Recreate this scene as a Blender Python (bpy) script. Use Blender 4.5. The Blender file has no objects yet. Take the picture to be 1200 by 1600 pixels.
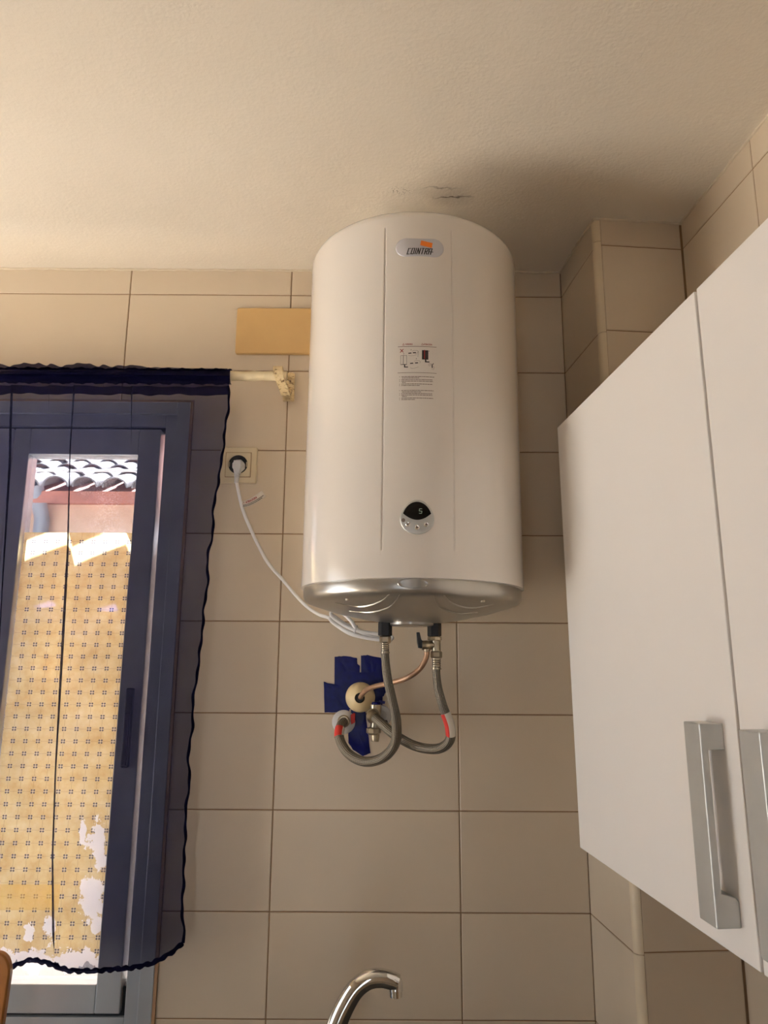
import bpy, bmesh, math, random
from mathutils import Vector, Matrix
random.seed(7)
sc = bpy.context.scene
COL = sc.collection
PI = math.pi

# ------------------------------------------------------------------ camera
F_PX, CAM, YAW, PITCH, ROLL = 1147.73, Vector((0.037, -1.6701, 1.5016)), 0.0012, 0.2075, 0.0064
fw = Vector((math.sin(YAW)*math.cos(PITCH), math.cos(YAW)*math.cos(PITCH), math.sin(PITCH)))
_r = Vector((math.cos(YAW), -math.sin(YAW), 0)); _u = _r.cross(fw)
RT = _r*math.cos(ROLL) + _u*math.sin(ROLL); UP = -_r*math.sin(ROLL) + _u*math.cos(ROLL)
cd = bpy.data.cameras.new('camera'); cam = bpy.data.objects.new('camera', cd); COL.objects.link(cam)
M = Matrix((RT, UP, -fw)).transposed().to_4x4(); M.translation = CAM; cam.matrix_world = M
cd.sensor_fit = 'VERTICAL'; cd.sensor_height = 24.0; cd.lens = 24.0*F_PX/1600.0; cd.clip_start = 0.02
sc.camera = cam

# ------------------------------------------------------------------ light
SKY = 2.6
w = bpy.data.worlds.new('sky'); sc.world = w; w.use_nodes = True
bg = w.node_tree.nodes['Background']; bg.inputs[0].default_value = (0.87, 0.96, 1.09, 1); bg.inputs[1].default_value = SKY
sl = bpy.data.lights.new('sun', 'SUN'); sun = bpy.data.objects.new('sun', sl); COL.objects.link(sun)
sl.energy = 125.0; sl.angle = math.radians(0.53); sl.color = (1.0, 0.97, 0.95)
SUN_DIR = Vector((0.16, -0.50, -0.86)).normalized()
sun.rotation_euler = SUN_DIR.to_track_quat('-Z', 'Y').to_euler()
vs = sc.view_settings; vs.view_transform = 'Standard'; vs.look = 'None'; vs.gamma = 1; vs.use_curve_mapping = False
vs.exposure = 0.44
sc.cycles.transparent_max_bounces = 24
sc.cycles.max_bounces = 10; sc.cycles.diffuse_bounces = 6; sc.cycles.transmission_bounces = 8
sc.cycles.sample_clamp_indirect = 6.0
def portal(name, loc, rot, sx, sy):
    l = bpy.data.lights.new(name, 'AREA'); l.shape = 'RECTANGLE'; l.size = sx; l.size_y = sy; l.cycles.is_portal = True
    o = bpy.data.objects.new(name, l); COL.objects.link(o); o.location = loc; o.rotation_euler = rot

# ------------------------------------------------------------------ helpers
def at(u, v, y):                       # the point of the wall-parallel plane at depth y that the photograph shows at (u, v)
    d = fw + RT*((u-600)/F_PX) - UP*((v-800)/F_PX)
    return CAM + d*((y-CAM.y)/d.y)
def lin(c):
    return tuple(((x/255)/12.92 if x/255 <= .04045 else ((x/255+.055)/1.055)**2.4) for x in c)
class MB:
    def __init__(s): s.v = []; s.f = []; s.uv = {}
    def face(s, idx, uv=None):
        if uv: s.uv[len(s.f)] = uv
        s.f.append(tuple(idx))
    def poly(s, pts):
        b = len(s.v); s.v += [tuple(p) for p in pts]; s.face(range(b, b+len(pts)))
    def box(s, x0, x1, y0, y1, z0, z1, mat=None):
        b = len(s.v); P = [(x, y, z) for x in (x0, x1) for y in (y0, y1) for z in (z0, z1)]
        if mat: P = [tuple(mat @ Vector(p)) for p in P]
        s.v += P
        for q in ((0,1,3,2),(4,6,7,5),(0,4,5,1),(2,3,7,6),(0,2,6,4),(1,5,7,3)): s.f.append(tuple(b+i for i in q))
    def prism(s, pts, off):            # extrude polygon by vector off
        b = len(s.v); n = len(pts); off = Vector(off)
        s.v += [tuple(Vector(p)) for p in pts] + [tuple(Vector(p)+off) for p in pts]
        s.face(range(b, b+n)); s.face(reversed(range(b+n, b+2*n)))
        for i in range(n): s.face((b+i, b+n+i, b+n+(i+1) % n, b+(i+1) % n))
    def lathe(s, prof, n=48, mat=None, a0=0, a1=2*PI):
        full = abs(a1-a0-2*PI) < 1e-6; b = len(s.v); m = n if full else n+1
        for (r, z) in prof:
            for i in range(m):
                a = a0+(a1-a0)*i/n; p = Vector((r*math.cos(a), r*math.sin(a), z))
                s.v.append(tuple(mat @ p) if mat else tuple(p))
        for j in range(len(prof)-1):
            for i in range(n):
                k = (i+1) % m
                s.face((b+j*m+i, b+j*m+k, b+(j+1)*m+k, b+(j+1)*m+i))
        for j, rev in ((0, True), (len(prof)-1, False)):
            if full and prof[j][0] > 1e-5:
                r_ = range(b+j*m, b+j*m+m); s.face(list(reversed(r_)) if rev else list(r_))
    def tube(s, pts, rad, n=12, cap=True):
        pts = [Vector(p) for p in pts]; L = len(pts); rad = rad if callable(rad) else (lambda t, R=rad: R)
        b = len(s.v); nrm = None; ln = 0; lens = []
        for i, p in enumerate(pts):
            t = (pts[min(i+1, L-1)]-pts[max(i-1, 0)]).normalized()
            if nrm is None:
                nrm = t.orthogonal().normalized()
            else:
                nrm = (nrm - t*nrm.dot(t)).normalized(); ln += (p-pts[i-1]).length
            lens.append(ln); bi = t.cross(nrm); R = rad(i/(L-1))
            for k in range(n):
                a = 2*PI*k/n; s.v.append(tuple(p+nrm*(R*math.cos(a))+bi*(R*math.sin(a))))
        for i in range(L-1):
            for k in range(n):
                k2 = (k+1) % n
                s.face((b+i*n+k, b+i*n+k2, b+(i+1)*n+k2, b+(i+1)*n+k),
                       [(k/n, lens[i]), ((k+1)/n, lens[i]), ((k+1)/n, lens[i+1]), (k/n, lens[i+1])])
        if cap:
            s.face(reversed(range(b, b+n))); s.face(range(b+(L-1)*n, b+L*n))
    def grid(s, fn, nu, nv):
        b = len(s.v)
        for j in range(nv+1):
            for i in range(nu+1): s.v.append(tuple(fn(i/nu, j/nv)))
        for j in range(nv):
            for i in range(nu):
                a = b+j*(nu+1)+i
                s.face((a, a+1, a+nu+2, a+nu+1), [(i/nu, j/nv), ((i+1)/nu, j/nv), ((i+1)/nu, (j+1)/nv), (i/nu, (j+1)/nv)])
    def mesh(s, name, mat, smooth=35, fix=True):
        me = bpy.data.meshes.new(name); me.from_pydata(s.v, [], s.f)
        if s.uv:
            ul = me.uv_layers.new(name='UVMap')
            for p in me.polygons:
                q = s.uv.get(p.index)
                if q:
                    for li, c in zip(p.loop_indices, q): ul.data[li].uv = c
        if fix:
            bm = bmesh.new(); bm.from_mesh(me); bmesh.ops.recalc_face_normals(bm, faces=bm.faces); bm.to_mesh(me); bm.free()
        if smooth:
            for p in me.polygons: p.use_smooth = True
            me.set_sharp_from_angle(angle=math.radians(smooth))
        if mat: me.materials.append(mat)
        me.update(); return me
    def build(s, name, mat, parent=None, smooth=35, fix=True, bevel=0):
        o = bpy.data.objects.new(name, s.mesh(name, mat, smooth, fix)); COL.objects.link(o)
        if parent: o.parent = parent
        if bevel:
            m = o.modifiers.new('bevel', 'BEVEL'); m.width = bevel; m.segments = 2; m.limit_method = 'ANGLE'; m.angle_limit = .6
        return o
def tag(o, label=None, cat=None, group=None, kind=None):
    for k, v in (('label', label), ('category', cat), ('group', group), ('kind', kind)):
        if v: o[k] = v
    return o
def empty(name, loc=(0, 0, 0), rot=(0, 0, 0)):
    o = bpy.data.objects.new(name, None); COL.objects.link(o); o.location = loc; o.rotation_euler = rot; o.empty_display_size = .05
    return o
def spline(pts, n=10):                 # Catmull-Rom through the points
    P = [Vector(p) for p in pts]; P = [P[0]*2-P[1]] + P + [P[-1]*2-P[-2]]; out = []
    for i in range(1, len(P)-2):
        for k in range(n):
            t = k/n; a, b, c, d = P[i-1:i+3]
            out.append(0.5*((2*b)+(c-a)*t+(2*a-5*b+4*c-d)*t*t+(3*b-a-3*c+d)*t**3))
    out.append(P[-2]); return out
def interp(tab, x):
    if x <= tab[0][0]: return tab[0][1]
    for (a, b), (c, d) in zip(tab, tab[1:]):
        if x <= c: return b+(d-b)*(x-a)/(c-a)
    return tab[-1][1]

# ------------------------------------------------------------------ materials
class NT:
    def __init__(s, name):
        s.m = bpy.data.materials.new(name); s.m.use_nodes = True; s.t = s.m.node_tree; s.n = s.t.nodes; s.l = s.t.links
        s.out = s.n['Material Output']; s.b = s.n['Principled BSDF']
    def add(s, typ, **kw):
        nd = s.n.new(typ)
        for k, v in kw.items(): setattr(nd, k, v)
        return nd
    def set(s, nd, i, val):
        if hasattr(val, 'is_linked') or hasattr(val, 'links'): s.l.new(val, nd.inputs[i])
        else: nd.inputs[i].default_value = val
    def math(s, op, a, b=0.0, c=None, clamp=False):
        nd = s.add('ShaderNodeMath', operation=op, use_clamp=clamp); s.set(nd, 0, a); s.set(nd, 1, b)
        if c is not None: s.set(nd, 2, c)
        return nd.outputs[0]
    def noise(s, vec, scale, detail=3, rough=.5):
        nd = s.add('ShaderNodeTexNoise'); nd.inputs['Scale'].default_value = scale; nd.inputs['Detail'].default_value = detail
        nd.inputs['Roughness'].default_value = rough
        if vec: s.l.new(vec, nd.inputs['Vector'])
        return nd.outputs['Fac']
    def ramp(s, fac, stops):
        nd = s.add('ShaderNodeValToRGB'); s.set(nd, 0, fac); e = nd.color_ramp.elements
        while len(e) < len(stops): e.new(.5)
        for el, (p, c) in zip(e, stops): el.position = p; el.color = (*c, 1) if len(c) == 3 else c
        return nd.outputs[0]
    def mix(s, f, a, b, blend='MIX'):
        nd = s.add('ShaderNodeMix', data_type='RGBA', blend_type=blend); s.set(nd, 0, f)
        s.set(nd, 6, a if not isinstance(a, tuple) else (*a, 1)); s.set(nd, 7, b if not isinstance(b, tuple) else (*b, 1))
        return nd.outputs[2]
    def coord(s, kind='Object'): return s.add('ShaderNodeTexCoord').outputs[kind]
    def geo(s): return s.add('ShaderNodeNewGeometry').outputs['Position']
    def xyz(s, v):
        nd = s.add('ShaderNodeSeparateXYZ'); s.l.new(v, nd.inputs[0]); return nd.outputs
    def bump(s, h, st=.2, dist=.002):
        nd = s.add('ShaderNodeBump'); nd.inputs['Strength'].default_value = st; nd.inputs['Distance'].default_value = dist
        s.l.new(h, nd.inputs['Height']); s.l.new(nd.outputs[0], s.b.inputs['Normal']); return nd.outputs[0]
    def P(s, **kw):
        for k, v in kw.items():
            k = {'base': 'Base Color', 'rough': 'Roughness', 'metal': 'Metallic', 'coat': 'Coat Weight', 'spec': 'Specular IOR Level',
                 'emit': 'Emission Color', 'estr': 'Emission Strength'}.get(k, k)
            if isinstance(v, tuple) and len(v) == 3: v = (*v, 1)
            s.set(s.b, k, v)
        return s
MATS = {}
def plain(name, rgb, rough=.5, metal=0, var=.06, scale=30, bump=0, bscale=200, **kw):
    t = NT(name); c = lin(rgb); p = t.coord(); n = t.noise(p, scale, 4)
    t.P(rough=rough, metal=metal, **kw)
    t.l.new(t.ramp(n, [(.25, tuple(x*(1-var) for x in c)), (.75, tuple(min(1, x*(1+var)) for x in c))]), t.b.inputs['Base Color'])
    if bump: t.bump(t.noise(p, bscale, 4), bump, .001)
    MATS[name] = t.m; return t.m
# glazed wall tile: small change of tone from tile to tile, slightly wavy glaze
def tile_mat():
    t = NT('glazed_tile'); p = t.geo(); rnd = t.add('ShaderNodeObjectInfo').outputs['Random']
    n = t.noise(p, 6, 4); f = t.math('ADD', t.math('MULTIPLY', rnd, .45), t.math('MULTIPLY', n, .55))
    t.l.new(t.ramp(f, [(.1, lin((196, 179, 155))), (.9, lin((208, 193, 171)))]), t.b.inputs['Base Color'])
    t.P(rough=.34, spec=.4); t.bump(t.noise(p, 14, 2), .12, .004); return t.m
M_TILE = tile_mat()
M_GROUT = plain('grout', (138, 110, 80), .9, bump=.4, bscale=150)
def ceil_mat():
    t = NT('ceiling_paint'); p = t.geo(); x = t.xyz(p)
    base = t.ramp(t.noise(p, 2.2, 4), [(.3, lin((216, 206, 190))), (.7, lin((223, 214, 199)))])
    # sooty cracks and a patch of specks in the paint above the heater
    def blob(cx, cy, sx, sy, wob=.35, ns=30):
        d1 = t.math('POWER', t.math('DIVIDE', t.math('SUBTRACT', x[0], cx), sx), 2); d2 = t.math('POWER', t.math('DIVIDE', t.math('SUBTRACT', x[1], cy), sy), 2)
        d = t.math('SQRT', t.math('ADD', d1, d2)); d = t.math('ADD', d, t.math('MULTIPLY', t.math('SUBTRACT', t.noise(p, ns, 3), .5), wob*2))
        return t.math('SUBTRACT', 1.0, d, clamp=True)
    v = t.add('ShaderNodeTexVoronoi'); v.inputs['Scale'].default_value = 260; t.l.new(p, v.inputs['Vector'])
    spk = t.math('MULTIPLY', t.math('LESS_THAN', v.outputs[0], .28), blob(.062, -.315, .035, .016, .8))
    w1 = t.math('ADD', x[1], t.math('MULTIPLY', t.math('SUBTRACT', t.noise(p, 38, 3), .5), .035))
    c1 = t.math('MULTIPLY', t.math('SUBTRACT', 1.0, t.math('DIVIDE', t.math('ABSOLUTE', t.math('ADD', w1, .298)), .0035), clamp=True), blob(.178, -.298, .05, .03))
    c2 = t.math('MULTIPLY', t.math('SUBTRACT', 1.0, t.math('DIVIDE', t.math('ABSOLUTE', t.math('ADD', w1, .325)), .004), clamp=True), blob(.152, -.325, .045, .03))
    st = t.math('MULTIPLY', blob(.17, -.30, .075, .04, .6, 22), .35)
    a = t.math('ADD', t.math('ADD', spk, t.math('MULTIPLY', c1, 1.2)), t.math('ADD', t.math('MULTIPLY', c2, .6), st), clamp=True)
    t.l.new(t.mix(t.math('MULTIPLY', a, .85), base, lin((70, 58, 42))), t.b.inputs['Base Color'])
    t.P(rough=.75, spec=.25); t.bump(t.math('ADD', t.noise(p, 150, 4, .6), t.math('MULTIPLY', t.noise(p, 9, 3), 3.0)), .35, .0022); return t.m
M_CEIL = ceil_mat()
M_WALLPAINT = plain('wall_paint', (222, 214, 200), .8, var=.03, scale=3)
M_FLOOR = plain('floor_tile', (158, 138, 112), .45, var=.08, scale=4)
M_CAULK = plain('caulk', (205, 192, 170), .8, var=.08, bump=.5)
M_TRIMTILE = plain('corner_trim_glaze', (210, 194, 166), .3, var=.04, scale=12)
M_SEAL = plain('sealant', (172, 138, 104), .8)
M_ENAMEL = plain('heater_enamel', (232, 225, 216), .11, var=.01, scale=3, spec=.5, coat=.4)
M_SILVER = plain('silver_paint', (176, 172, 164), .3, metal=.85, var=.03)
M_CHROME = plain('chrome', (225, 225, 222), .06, metal=1, var=.01)
M_NICKEL = plain('nickel_brass', (168, 156, 134), .28, metal=1, var=.12, scale=90)
M_BLACK = plain('black_plastic', (16, 16, 18), .4)
M_BLACKGLOSS = plain('black_glass', (6, 6, 7), .12, spec=.5)
M_WHITEPL = plain('white_plastic', (224, 222, 220), .35, var=.02)
M_GREYPL = plain('grey_white_plastic', (196, 196, 196), .35, var=.02)
M_IVORY = plain('ivory_plastic', (206, 190, 158), .35, var=.03)
M_YELLOWPL = plain('yellowed_plastic', (196, 160, 104), .4, var=.05, scale=10)
M_CREAM = plain('cream_plastic', (226, 204, 158), .4, var=.05, scale=40)
M_TAPE = plain('blue_tape', (4, 6, 80), .28, var=.3, scale=60, bump=.25, bscale=90, spec=.2)
M_TAPE2 = plain('blue_plastic', (60, 62, 140), .35)
M_RED = plain('red_sticker', (196, 44, 34), .5)
M_PAPER = plain('paper_sticker', (214, 206, 192), .6, var=.03)
M_INK = plain('black_ink', (30, 24, 22), .6)
M_GREYINK = plain('grey_ink', (118, 100, 90), .6)
M_REDINK = plain('red_ink', (150, 36, 34), .6)
M_ORANGE = plain('orange_ink', (228, 118, 16), .4, var=.02)
M_BADGE = plain('badge_plastic', (206, 204, 208), .25, var=.02)
M_CABINET = plain('cabinet_laminate', (245, 240, 234), .42, var=.012, scale=5, spec=.35)
M_CABEDGE = plain('cabinet_edge', (205, 196, 188), .5)
M_BRUSHED = plain('brushed_steel', (190, 190, 186), .45, metal=.65, var=.05, scale=30)
M_ALU = plain('aluminium', (194, 198, 200), .32, metal=.35, var=.05, scale=12)
M_DARKGAP = plain('rubber_seal', (26, 26, 28), .7)
M_COPPER = plain('copper_tube', (158, 124, 98), .42, metal=.4, var=.25, scale=45)
M_WOOD = plain('brown_wood', (150, 96, 44), .4, var=.2, scale=20)
M_WORKTOP = plain('worktop_stone', (52, 48, 45), .4, var=.2, scale=60)
M_CONCRETE = plain('patio_concrete', (168, 164, 157), .9, var=.06, scale=3)
M_NEIGH = plain('beige_render', (214, 184, 158), .9, var=.05, scale=4, bump=.4, bscale=30)
M_CLAY = plain('weathered_clay_tile', (128, 126, 126), .85, var=.3, scale=14, bump=.4, bscale=60)
M_REDCLAY = plain('red_clay', (178, 118, 100), .85, var=.15, scale=12)
M_ZINC = plain('zinc_pipe', (140, 148, 156), .5, metal=.3, var=.1)
M_GREYHANDLE = plain('dark_handle', (34, 34, 40), .4)
M_PAINTWORN = plain('wrapped_pole', (216, 200, 164), .5, var=.12, scale=50, bump=.8, bscale=60)
def worn_mat():
    t = NT('worn_cream_bracket'); p = t.coord(); f = t.noise(p, 130, 4, .65)
    t.l.new(t.ramp(f, [(.36, lin((96, 66, 34))), (.44, lin((206, 184, 140))), (.8, lin((222, 204, 164)))]), t.b.inputs['Base Color']); t.P(rough=.5); return t.m
M_WORN = worn_mat()
def braid_mat():
    t = NT('steel_braid'); uv = t.xyz(t.coord('UV'))
    a = t.math('MULTIPLY', uv[0], 2*PI*9); b = t.math('MULTIPLY', uv[1], 2*PI*9/.045)
    h = t.math('MULTIPLY', t.math('SINE', t.math('ADD', a, b)), t.math('SINE', t.math('SUBTRACT', a, b)))
    h2 = t.math('MULTIPLY_ADD', h, .5, .5)
    t.l.new(t.ramp(h2, [(.1, lin((50, 45, 38))), (.8, lin((150, 142, 128)))]), t.b.inputs['Base Color'])
    t.P(rough=.42, metal=.75); t.bump(h2, .6, .0012); return t.m
M_BRAID = braid_mat()
def glass_mat():
    t = NT('window_glass'); t.n.remove(t.b); p = t.geo()
    tr = t.add('ShaderNodeBsdfTransparent'); tr.inputs[0].default_value = (.96, .97, .97, 1)
    gl = t.add('ShaderNodeBsdfGlossy'); gl.inputs['Roughness'].default_value = .02
    du = t.add('ShaderNodeBsdfTranslucent'); du.inputs[0].default_value = (.9, .9, .88, 1)
    lw = t.add('ShaderNodeLayerWeight'); lw.inputs[0].default_value = .5; fr = t.math('MULTIPLY_ADD', t.math('POWER', lw.outputs['Facing'], 5.0), .5, .025)
    m1 = t.add('ShaderNodeMixShader'); t.l.new(fr, m1.inputs[0]); t.l.new(tr.outputs[0], m1.inputs[1]); t.l.new(gl.outputs[0], m1.inputs[2])
    v = t.add('ShaderNodeTexVoronoi'); v.inputs['Scale'].default_value = 420; t.l.new(p, v.inputs['Vector'])
    dirt = t.math('MULTIPLY', t.math('LESS_THAN', v.outputs[0], .22), t.ramp(t.noise(p, 12, 3), [(.45, (0, 0, 0)), (.6, (1, 1, 1))]))
    m2 = t.add('ShaderNodeMixShader'); t.set(m2, 0, t.math('MULTIPLY', dirt, .6)); t.l.new(m1.outputs[0], m2.inputs[1]); t.l.new(du.outputs[0], m2.inputs[2])
    t.l.new(m2.outputs[0], t.out.inputs[0]); return t.m
M_GLASS = glass_mat()
def sheer_mat(name, trans, tint, col):
    t = NT(name); t.n.remove(t.b)
    tr = t.add('ShaderNodeBsdfTransparent'); tr.inputs[0].default_value = (*tint, 1)
    df = t.add('ShaderNodeBsdfDiffuse'); df.inputs[0].default_value = (*col, 1)
    tl = t.add('ShaderNodeBsdfTranslucent'); tl.inputs[0].default_value = (*col, 1)
    m1 = t.add('ShaderNodeMixShader'); m1.inputs[0].default_value = .5; t.l.new(df.outputs[0], m1.inputs[1]); t.l.new(tl.outputs[0], m1.inputs[2])
    p = t.geo(); f = t.math('MULTIPLY_ADD', t.noise(p, 9, 3), -.16, trans+.08); inv = t.math('SUBTRACT', 1.0, f)
    m2 = t.add('ShaderNodeMixShader'); t.l.new(inv, m2.inputs[0]); t.l.new(tr.outputs[0], m2.inputs[1]); t.l.new(m1.outputs[0], m2.inputs[2])
    t.l.new(m2.outputs[0], t.out.inputs[0]); MATS[name] = t.m; return t.m
M_SHEER = sheer_mat('navy_sheer', .26, (.88, .89, 1.0), lin((37, 39, 66)))
M_HEM = sheer_mat('navy_hem', .11, (.7, .7, 1.0), lin((14, 14, 40)))
# ------------------------------------------------------------------ room dimensions
TW, TX, ZC, XC, SK, CH, CW = 0.399, -0.1943, 2.4681, 0.475, 0.0845, 0.2269, 0.1982
GV = Vector((math.cos(SK), math.sin(SK), 0)); EV = Vector((-math.sin(SK), math.cos(SK), 0)); C0 = Vector((XC, 0, 0))
C1 = C0 - EV*CH; C2 = C1 + GV*CW
ZF = -.12                              # floor
WX0, WX1, WZ0, WZ1 = -1.225, -.425, .74, 2.118     # window opening
XL, YB = -1.75, -3.4                   # left wall, wall behind the camera
rows = [ZC, 2.4, 2.2, 2.0, 1.8, 1.6, 1.4, 1.2, 1.0, .8, .6]
GAP, TD = .0023, .0016
TILES = {}
def tile(parent, poly, O, U, N):       # poly in (along U, z) metres; O origin on the wall face; N outward normal
    n = len(poly); cx = min(p[0] for p in poly); cz = min(p[1] for p in poly)
    rel = [(round(a-cx, 4), round(b-cz, 4)) for a, b in poly]; key = tuple(rel)+(tuple(round(c, 3) for c in U),)
    if key not in TILES:
        def inset(d):
            out = []
            for i in range(n):
                p0, p1, p2 = Vector(rel[i-1]), Vector(rel[i]), Vector(rel[(i+1) % n])
                d1 = (p1-p0).normalized(); d2 = (p2-p1).normalized()
                n1 = Vector((-d1.y, d1.x)); n2 = Vector((-d2.y, d2.x))
                out.append(p1+(n1+n2)*d)
            return out
        m = MB(); A = inset(GAP/2); B = inset(GAP/2+.0012)
        def P(q, h): return U*q.x+Vector((0, 0, q.y))+N*h
        m.v = [tuple(P(q, -.006)) for q in A]+[tuple(P(q, -.0010)) for q in A]+[tuple(P(q, 0)) for q in B]
        for k in range(2):
            for i in range(n):
                j = (i+1) % n; m.face((k*n+i, k*n+j, (k+1)*n+j, (k+1)*n+i))
        m.face(range(2*n, 3*n))
        TILES[key] = m.mesh('tile', M_TILE, smooth=0)
    o = bpy.data.objects.new('tile', TILES[key]); COL.objects.link(o)
    o.location = O+U*cx+Vector((0, 0, cz)); o.parent = parent
    return o
def rect(a0, a1, b0, b1): return [(a0, b0), (a1, b0), (a1, b1), (a0, b1)]
# ---- back wall
m = MB()
for (x0, x1, z0, z1) in ((XL-.1, WX0, ZF, ZC), (WX1, XC+.02, ZF, ZC), (WX0, WX1, WZ1, ZC), (WX0, WX1, ZF, WZ0)): m.box(x0, x1, TD, .16, z0, z1)
wall_back = tag(m.build('wall_back', M_GROUT, smooth=0), kind='structure')
XS = [TX-3*TW, TX-2*TW, TX-TW, TX, TX+TW, XC+.0004]
X, N0 = Vector((1, 0, 0)), Vector((0, -1, 0)); O0 = Vector((0, 0, 0))
for i in range(len(XS)-1):
    for j in range(len(rows)-1):
        x0, x1, z1, z0 = XS[i], XS[i+1], rows[j], rows[j+1]
        if x0 < WX1 and z0 < WZ1:                       # meets the window
            if x1 <= WX1:
                if z1 > WZ1: tile(wall_back, rect(x0, x1, WZ1+.004, z1), O0, X, N0)
            elif z1 > WZ1: tile(wall_back, [(WX1+.006, z0), (x1, z0), (x1, z1), (x0, z1), (x0, WZ1+.004), (WX1+.006, WZ1+.004)], O0, X, N0)
            else: tile(wall_back, rect(WX1+.006, x1, z0, z1), O0, X, N0)
        else: tile(wall_back, rect(x0, x1, z0, z1), O0, X, N0)
# ---- boxed-in pipe chase in the corner and the right wall, turned a little against the back wall
def skewbox(m, a0, a1, b0, b1, z0, z1):
    m.prism([C0+GV*a0+EV*b0+Vector((0, 0, z0)), C0+GV*a1+EV*b0+Vector((0, 0, z0)), C0+GV*a1+EV*b1+Vector((0, 0, z0)), C0+GV*a0+EV*b1+Vector((0, 0, z0))], (0, 0, z1-z0))
m = MB(); m.prism([C0+GV*a+EV*b+Vector((0, 0, ZF)) for a, b in ((TD, .12), (TD, -CH+.0145), (.0145, -CH+TD), (CW+.05, -CH+TD), (CW+.05, .12))], (0, 0, ZC-ZF))
chase = tag(m.build('wall_chase', M_GROUT, smooth=0), kind='structure')
m = MB(); skewbox(m, CW+TD, CW+.15, -3.6, .15, ZF, ZC)
wall_right = tag(m.build('wall_right', M_GROUT, smooth=0), kind='structure')
TR = .014                                               # corner trim radius
for j in range(len(rows)-1):
    z1, z0 = rows[j], rows[j+1]; dz = 0 if j == 0 else .0
    tile(chase, rect(-.0008, CH-TR+.0016, z0, z1), C0, -EV, -GV)
    tile(chase, rect(TR, CW-.002, z0+.004, z1+(.004 if j else 0)), C1, GV, -EV)
    for k in range(3):
        b0 = 0.001 if k == 0 else .267+(k-1)*.4; b1 = .267+k*.4
        if k == 0 or j < 4 or j > 6: tile(wall_right, rect(b0, b1, z0+.005, z1+(.005 if j else 0)), C2, -EV, -GV)
# glazed quarter-round on the outer corner of the chase, in lengths
tr = empty('trim_1', C1); tag(tr, kind='structure')
zz = [ZC-.001, ZC-.055]+[2.2, 1.8, 1.4, 1.0, .6]
for z1, z0 in zip(zz, zz[1:]):
    m = MB(); prof = [Vector((TR, 0))]+[Vector((TR-TR*math.sin(a), TR-TR*math.cos(a))) for a in [PI/2*k/6 for k in range(7)]]+[Vector((0, TR)), Vector((TR, TR))]
    m.prism([GV*p.x+EV*p.y+Vector((0, 0, z0+.0008)) for p in prof[1:]], (0, 0, z1-z0-.0016))
    m.build('trim_piece', M_TRIMTILE, tr, smooth=40)
# ---- ceiling, floor, unseen walls
m = MB(); m.box(XL-.2, 1.4, YB-.2, .2, ZC, ZC+.12)
tag(m.build('ceiling', M_CEIL, smooth=0), kind='structure')
m = MB(); m.box(XL-.2, 1.4, YB-.2, .2, ZF-.1, ZF)
tag(m.build('floor', M_FLOOR, smooth=0), kind='structure')
LW = (-1.02, -.22, .56, 1.93)                           # window in the left wall: y0, y1, z0, z1
m = MB()
for (y0, y1, z0, z1) in ((YB-.1, LW[0], ZF, ZC), (LW[1], .16, ZF, ZC), (LW[0], LW[1], ZF, LW[2]), (LW[0], LW[1], LW[3], ZC)): m.box(XL-.15, XL, y0, y1, z0, z1)
tag(m.build('wall_left', M_WALLPAINT, smooth=0), kind='structure')
m = MB()
BD = (-.66, -.26, ZF, 1.85)                               # opening added behind the camera to let in fill light
for (x0, x1, z0, z1) in ((XL-.1, BD[0], ZF, ZC), (BD[1], 1.3, ZF, ZC), (BD[0], BD[1], BD[3], ZC)): m.box(x0, x1, YB-.15, YB, z0, z1)
portal('fill_opening_portal', ((BD[0]+BD[1])/2, YB-.16, (BD[2]+BD[3])/2), (PI/2, 0, 0), BD[1]-BD[0], BD[3]-BD[2])
tag(m.build('wall_front', M_WALLPAINT, smooth=0), kind='structure')
portal('left_window_portal', (XL-.16, (LW[0]+LW[1])/2, (LW[2]+LW[3])/2), (0, -PI/2, 0), LW[3]-LW[2], LW[1]-LW[0])
portal('window_portal', ((WX0+WX1)/2, .17, (WZ0+WZ1)/2), (-PI/2, 0, 0), WX1-WX0, WZ1-WZ0)
# uneven bead of paint where tiles meet the ceiling
def bead(m, A, B, n):
    A, B = Vector(A), Vector(B); k = max(4, int((B-A).length/.012)); pts = []
    for i in range(k+1):
        p = A.lerp(B, i/k); pts.append(p+n*random.uniform(-.0008, .0012)+Vector((0, 0, random.uniform(-.0015, .001))))
    m.tube(pts, lambda t: .0032, 6)
m = MB(); z = ZC-.001
bead(m, (-1.5, -.001, z), (XC, -.001, z), N0); bead(m, C0+Vector((0, 0, z)), C1+Vector((0, 0, z)), -GV)
bead(m, C1+Vector((0, 0, z)), C2+Vector((0, 0, z)), -EV); bead(m, C2+Vector((0, 0, z)), C2-EV*.9+Vector((0, 0, z)), -GV)
tag(m.build('trim_2', M_CAULK), kind='structure')

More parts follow.
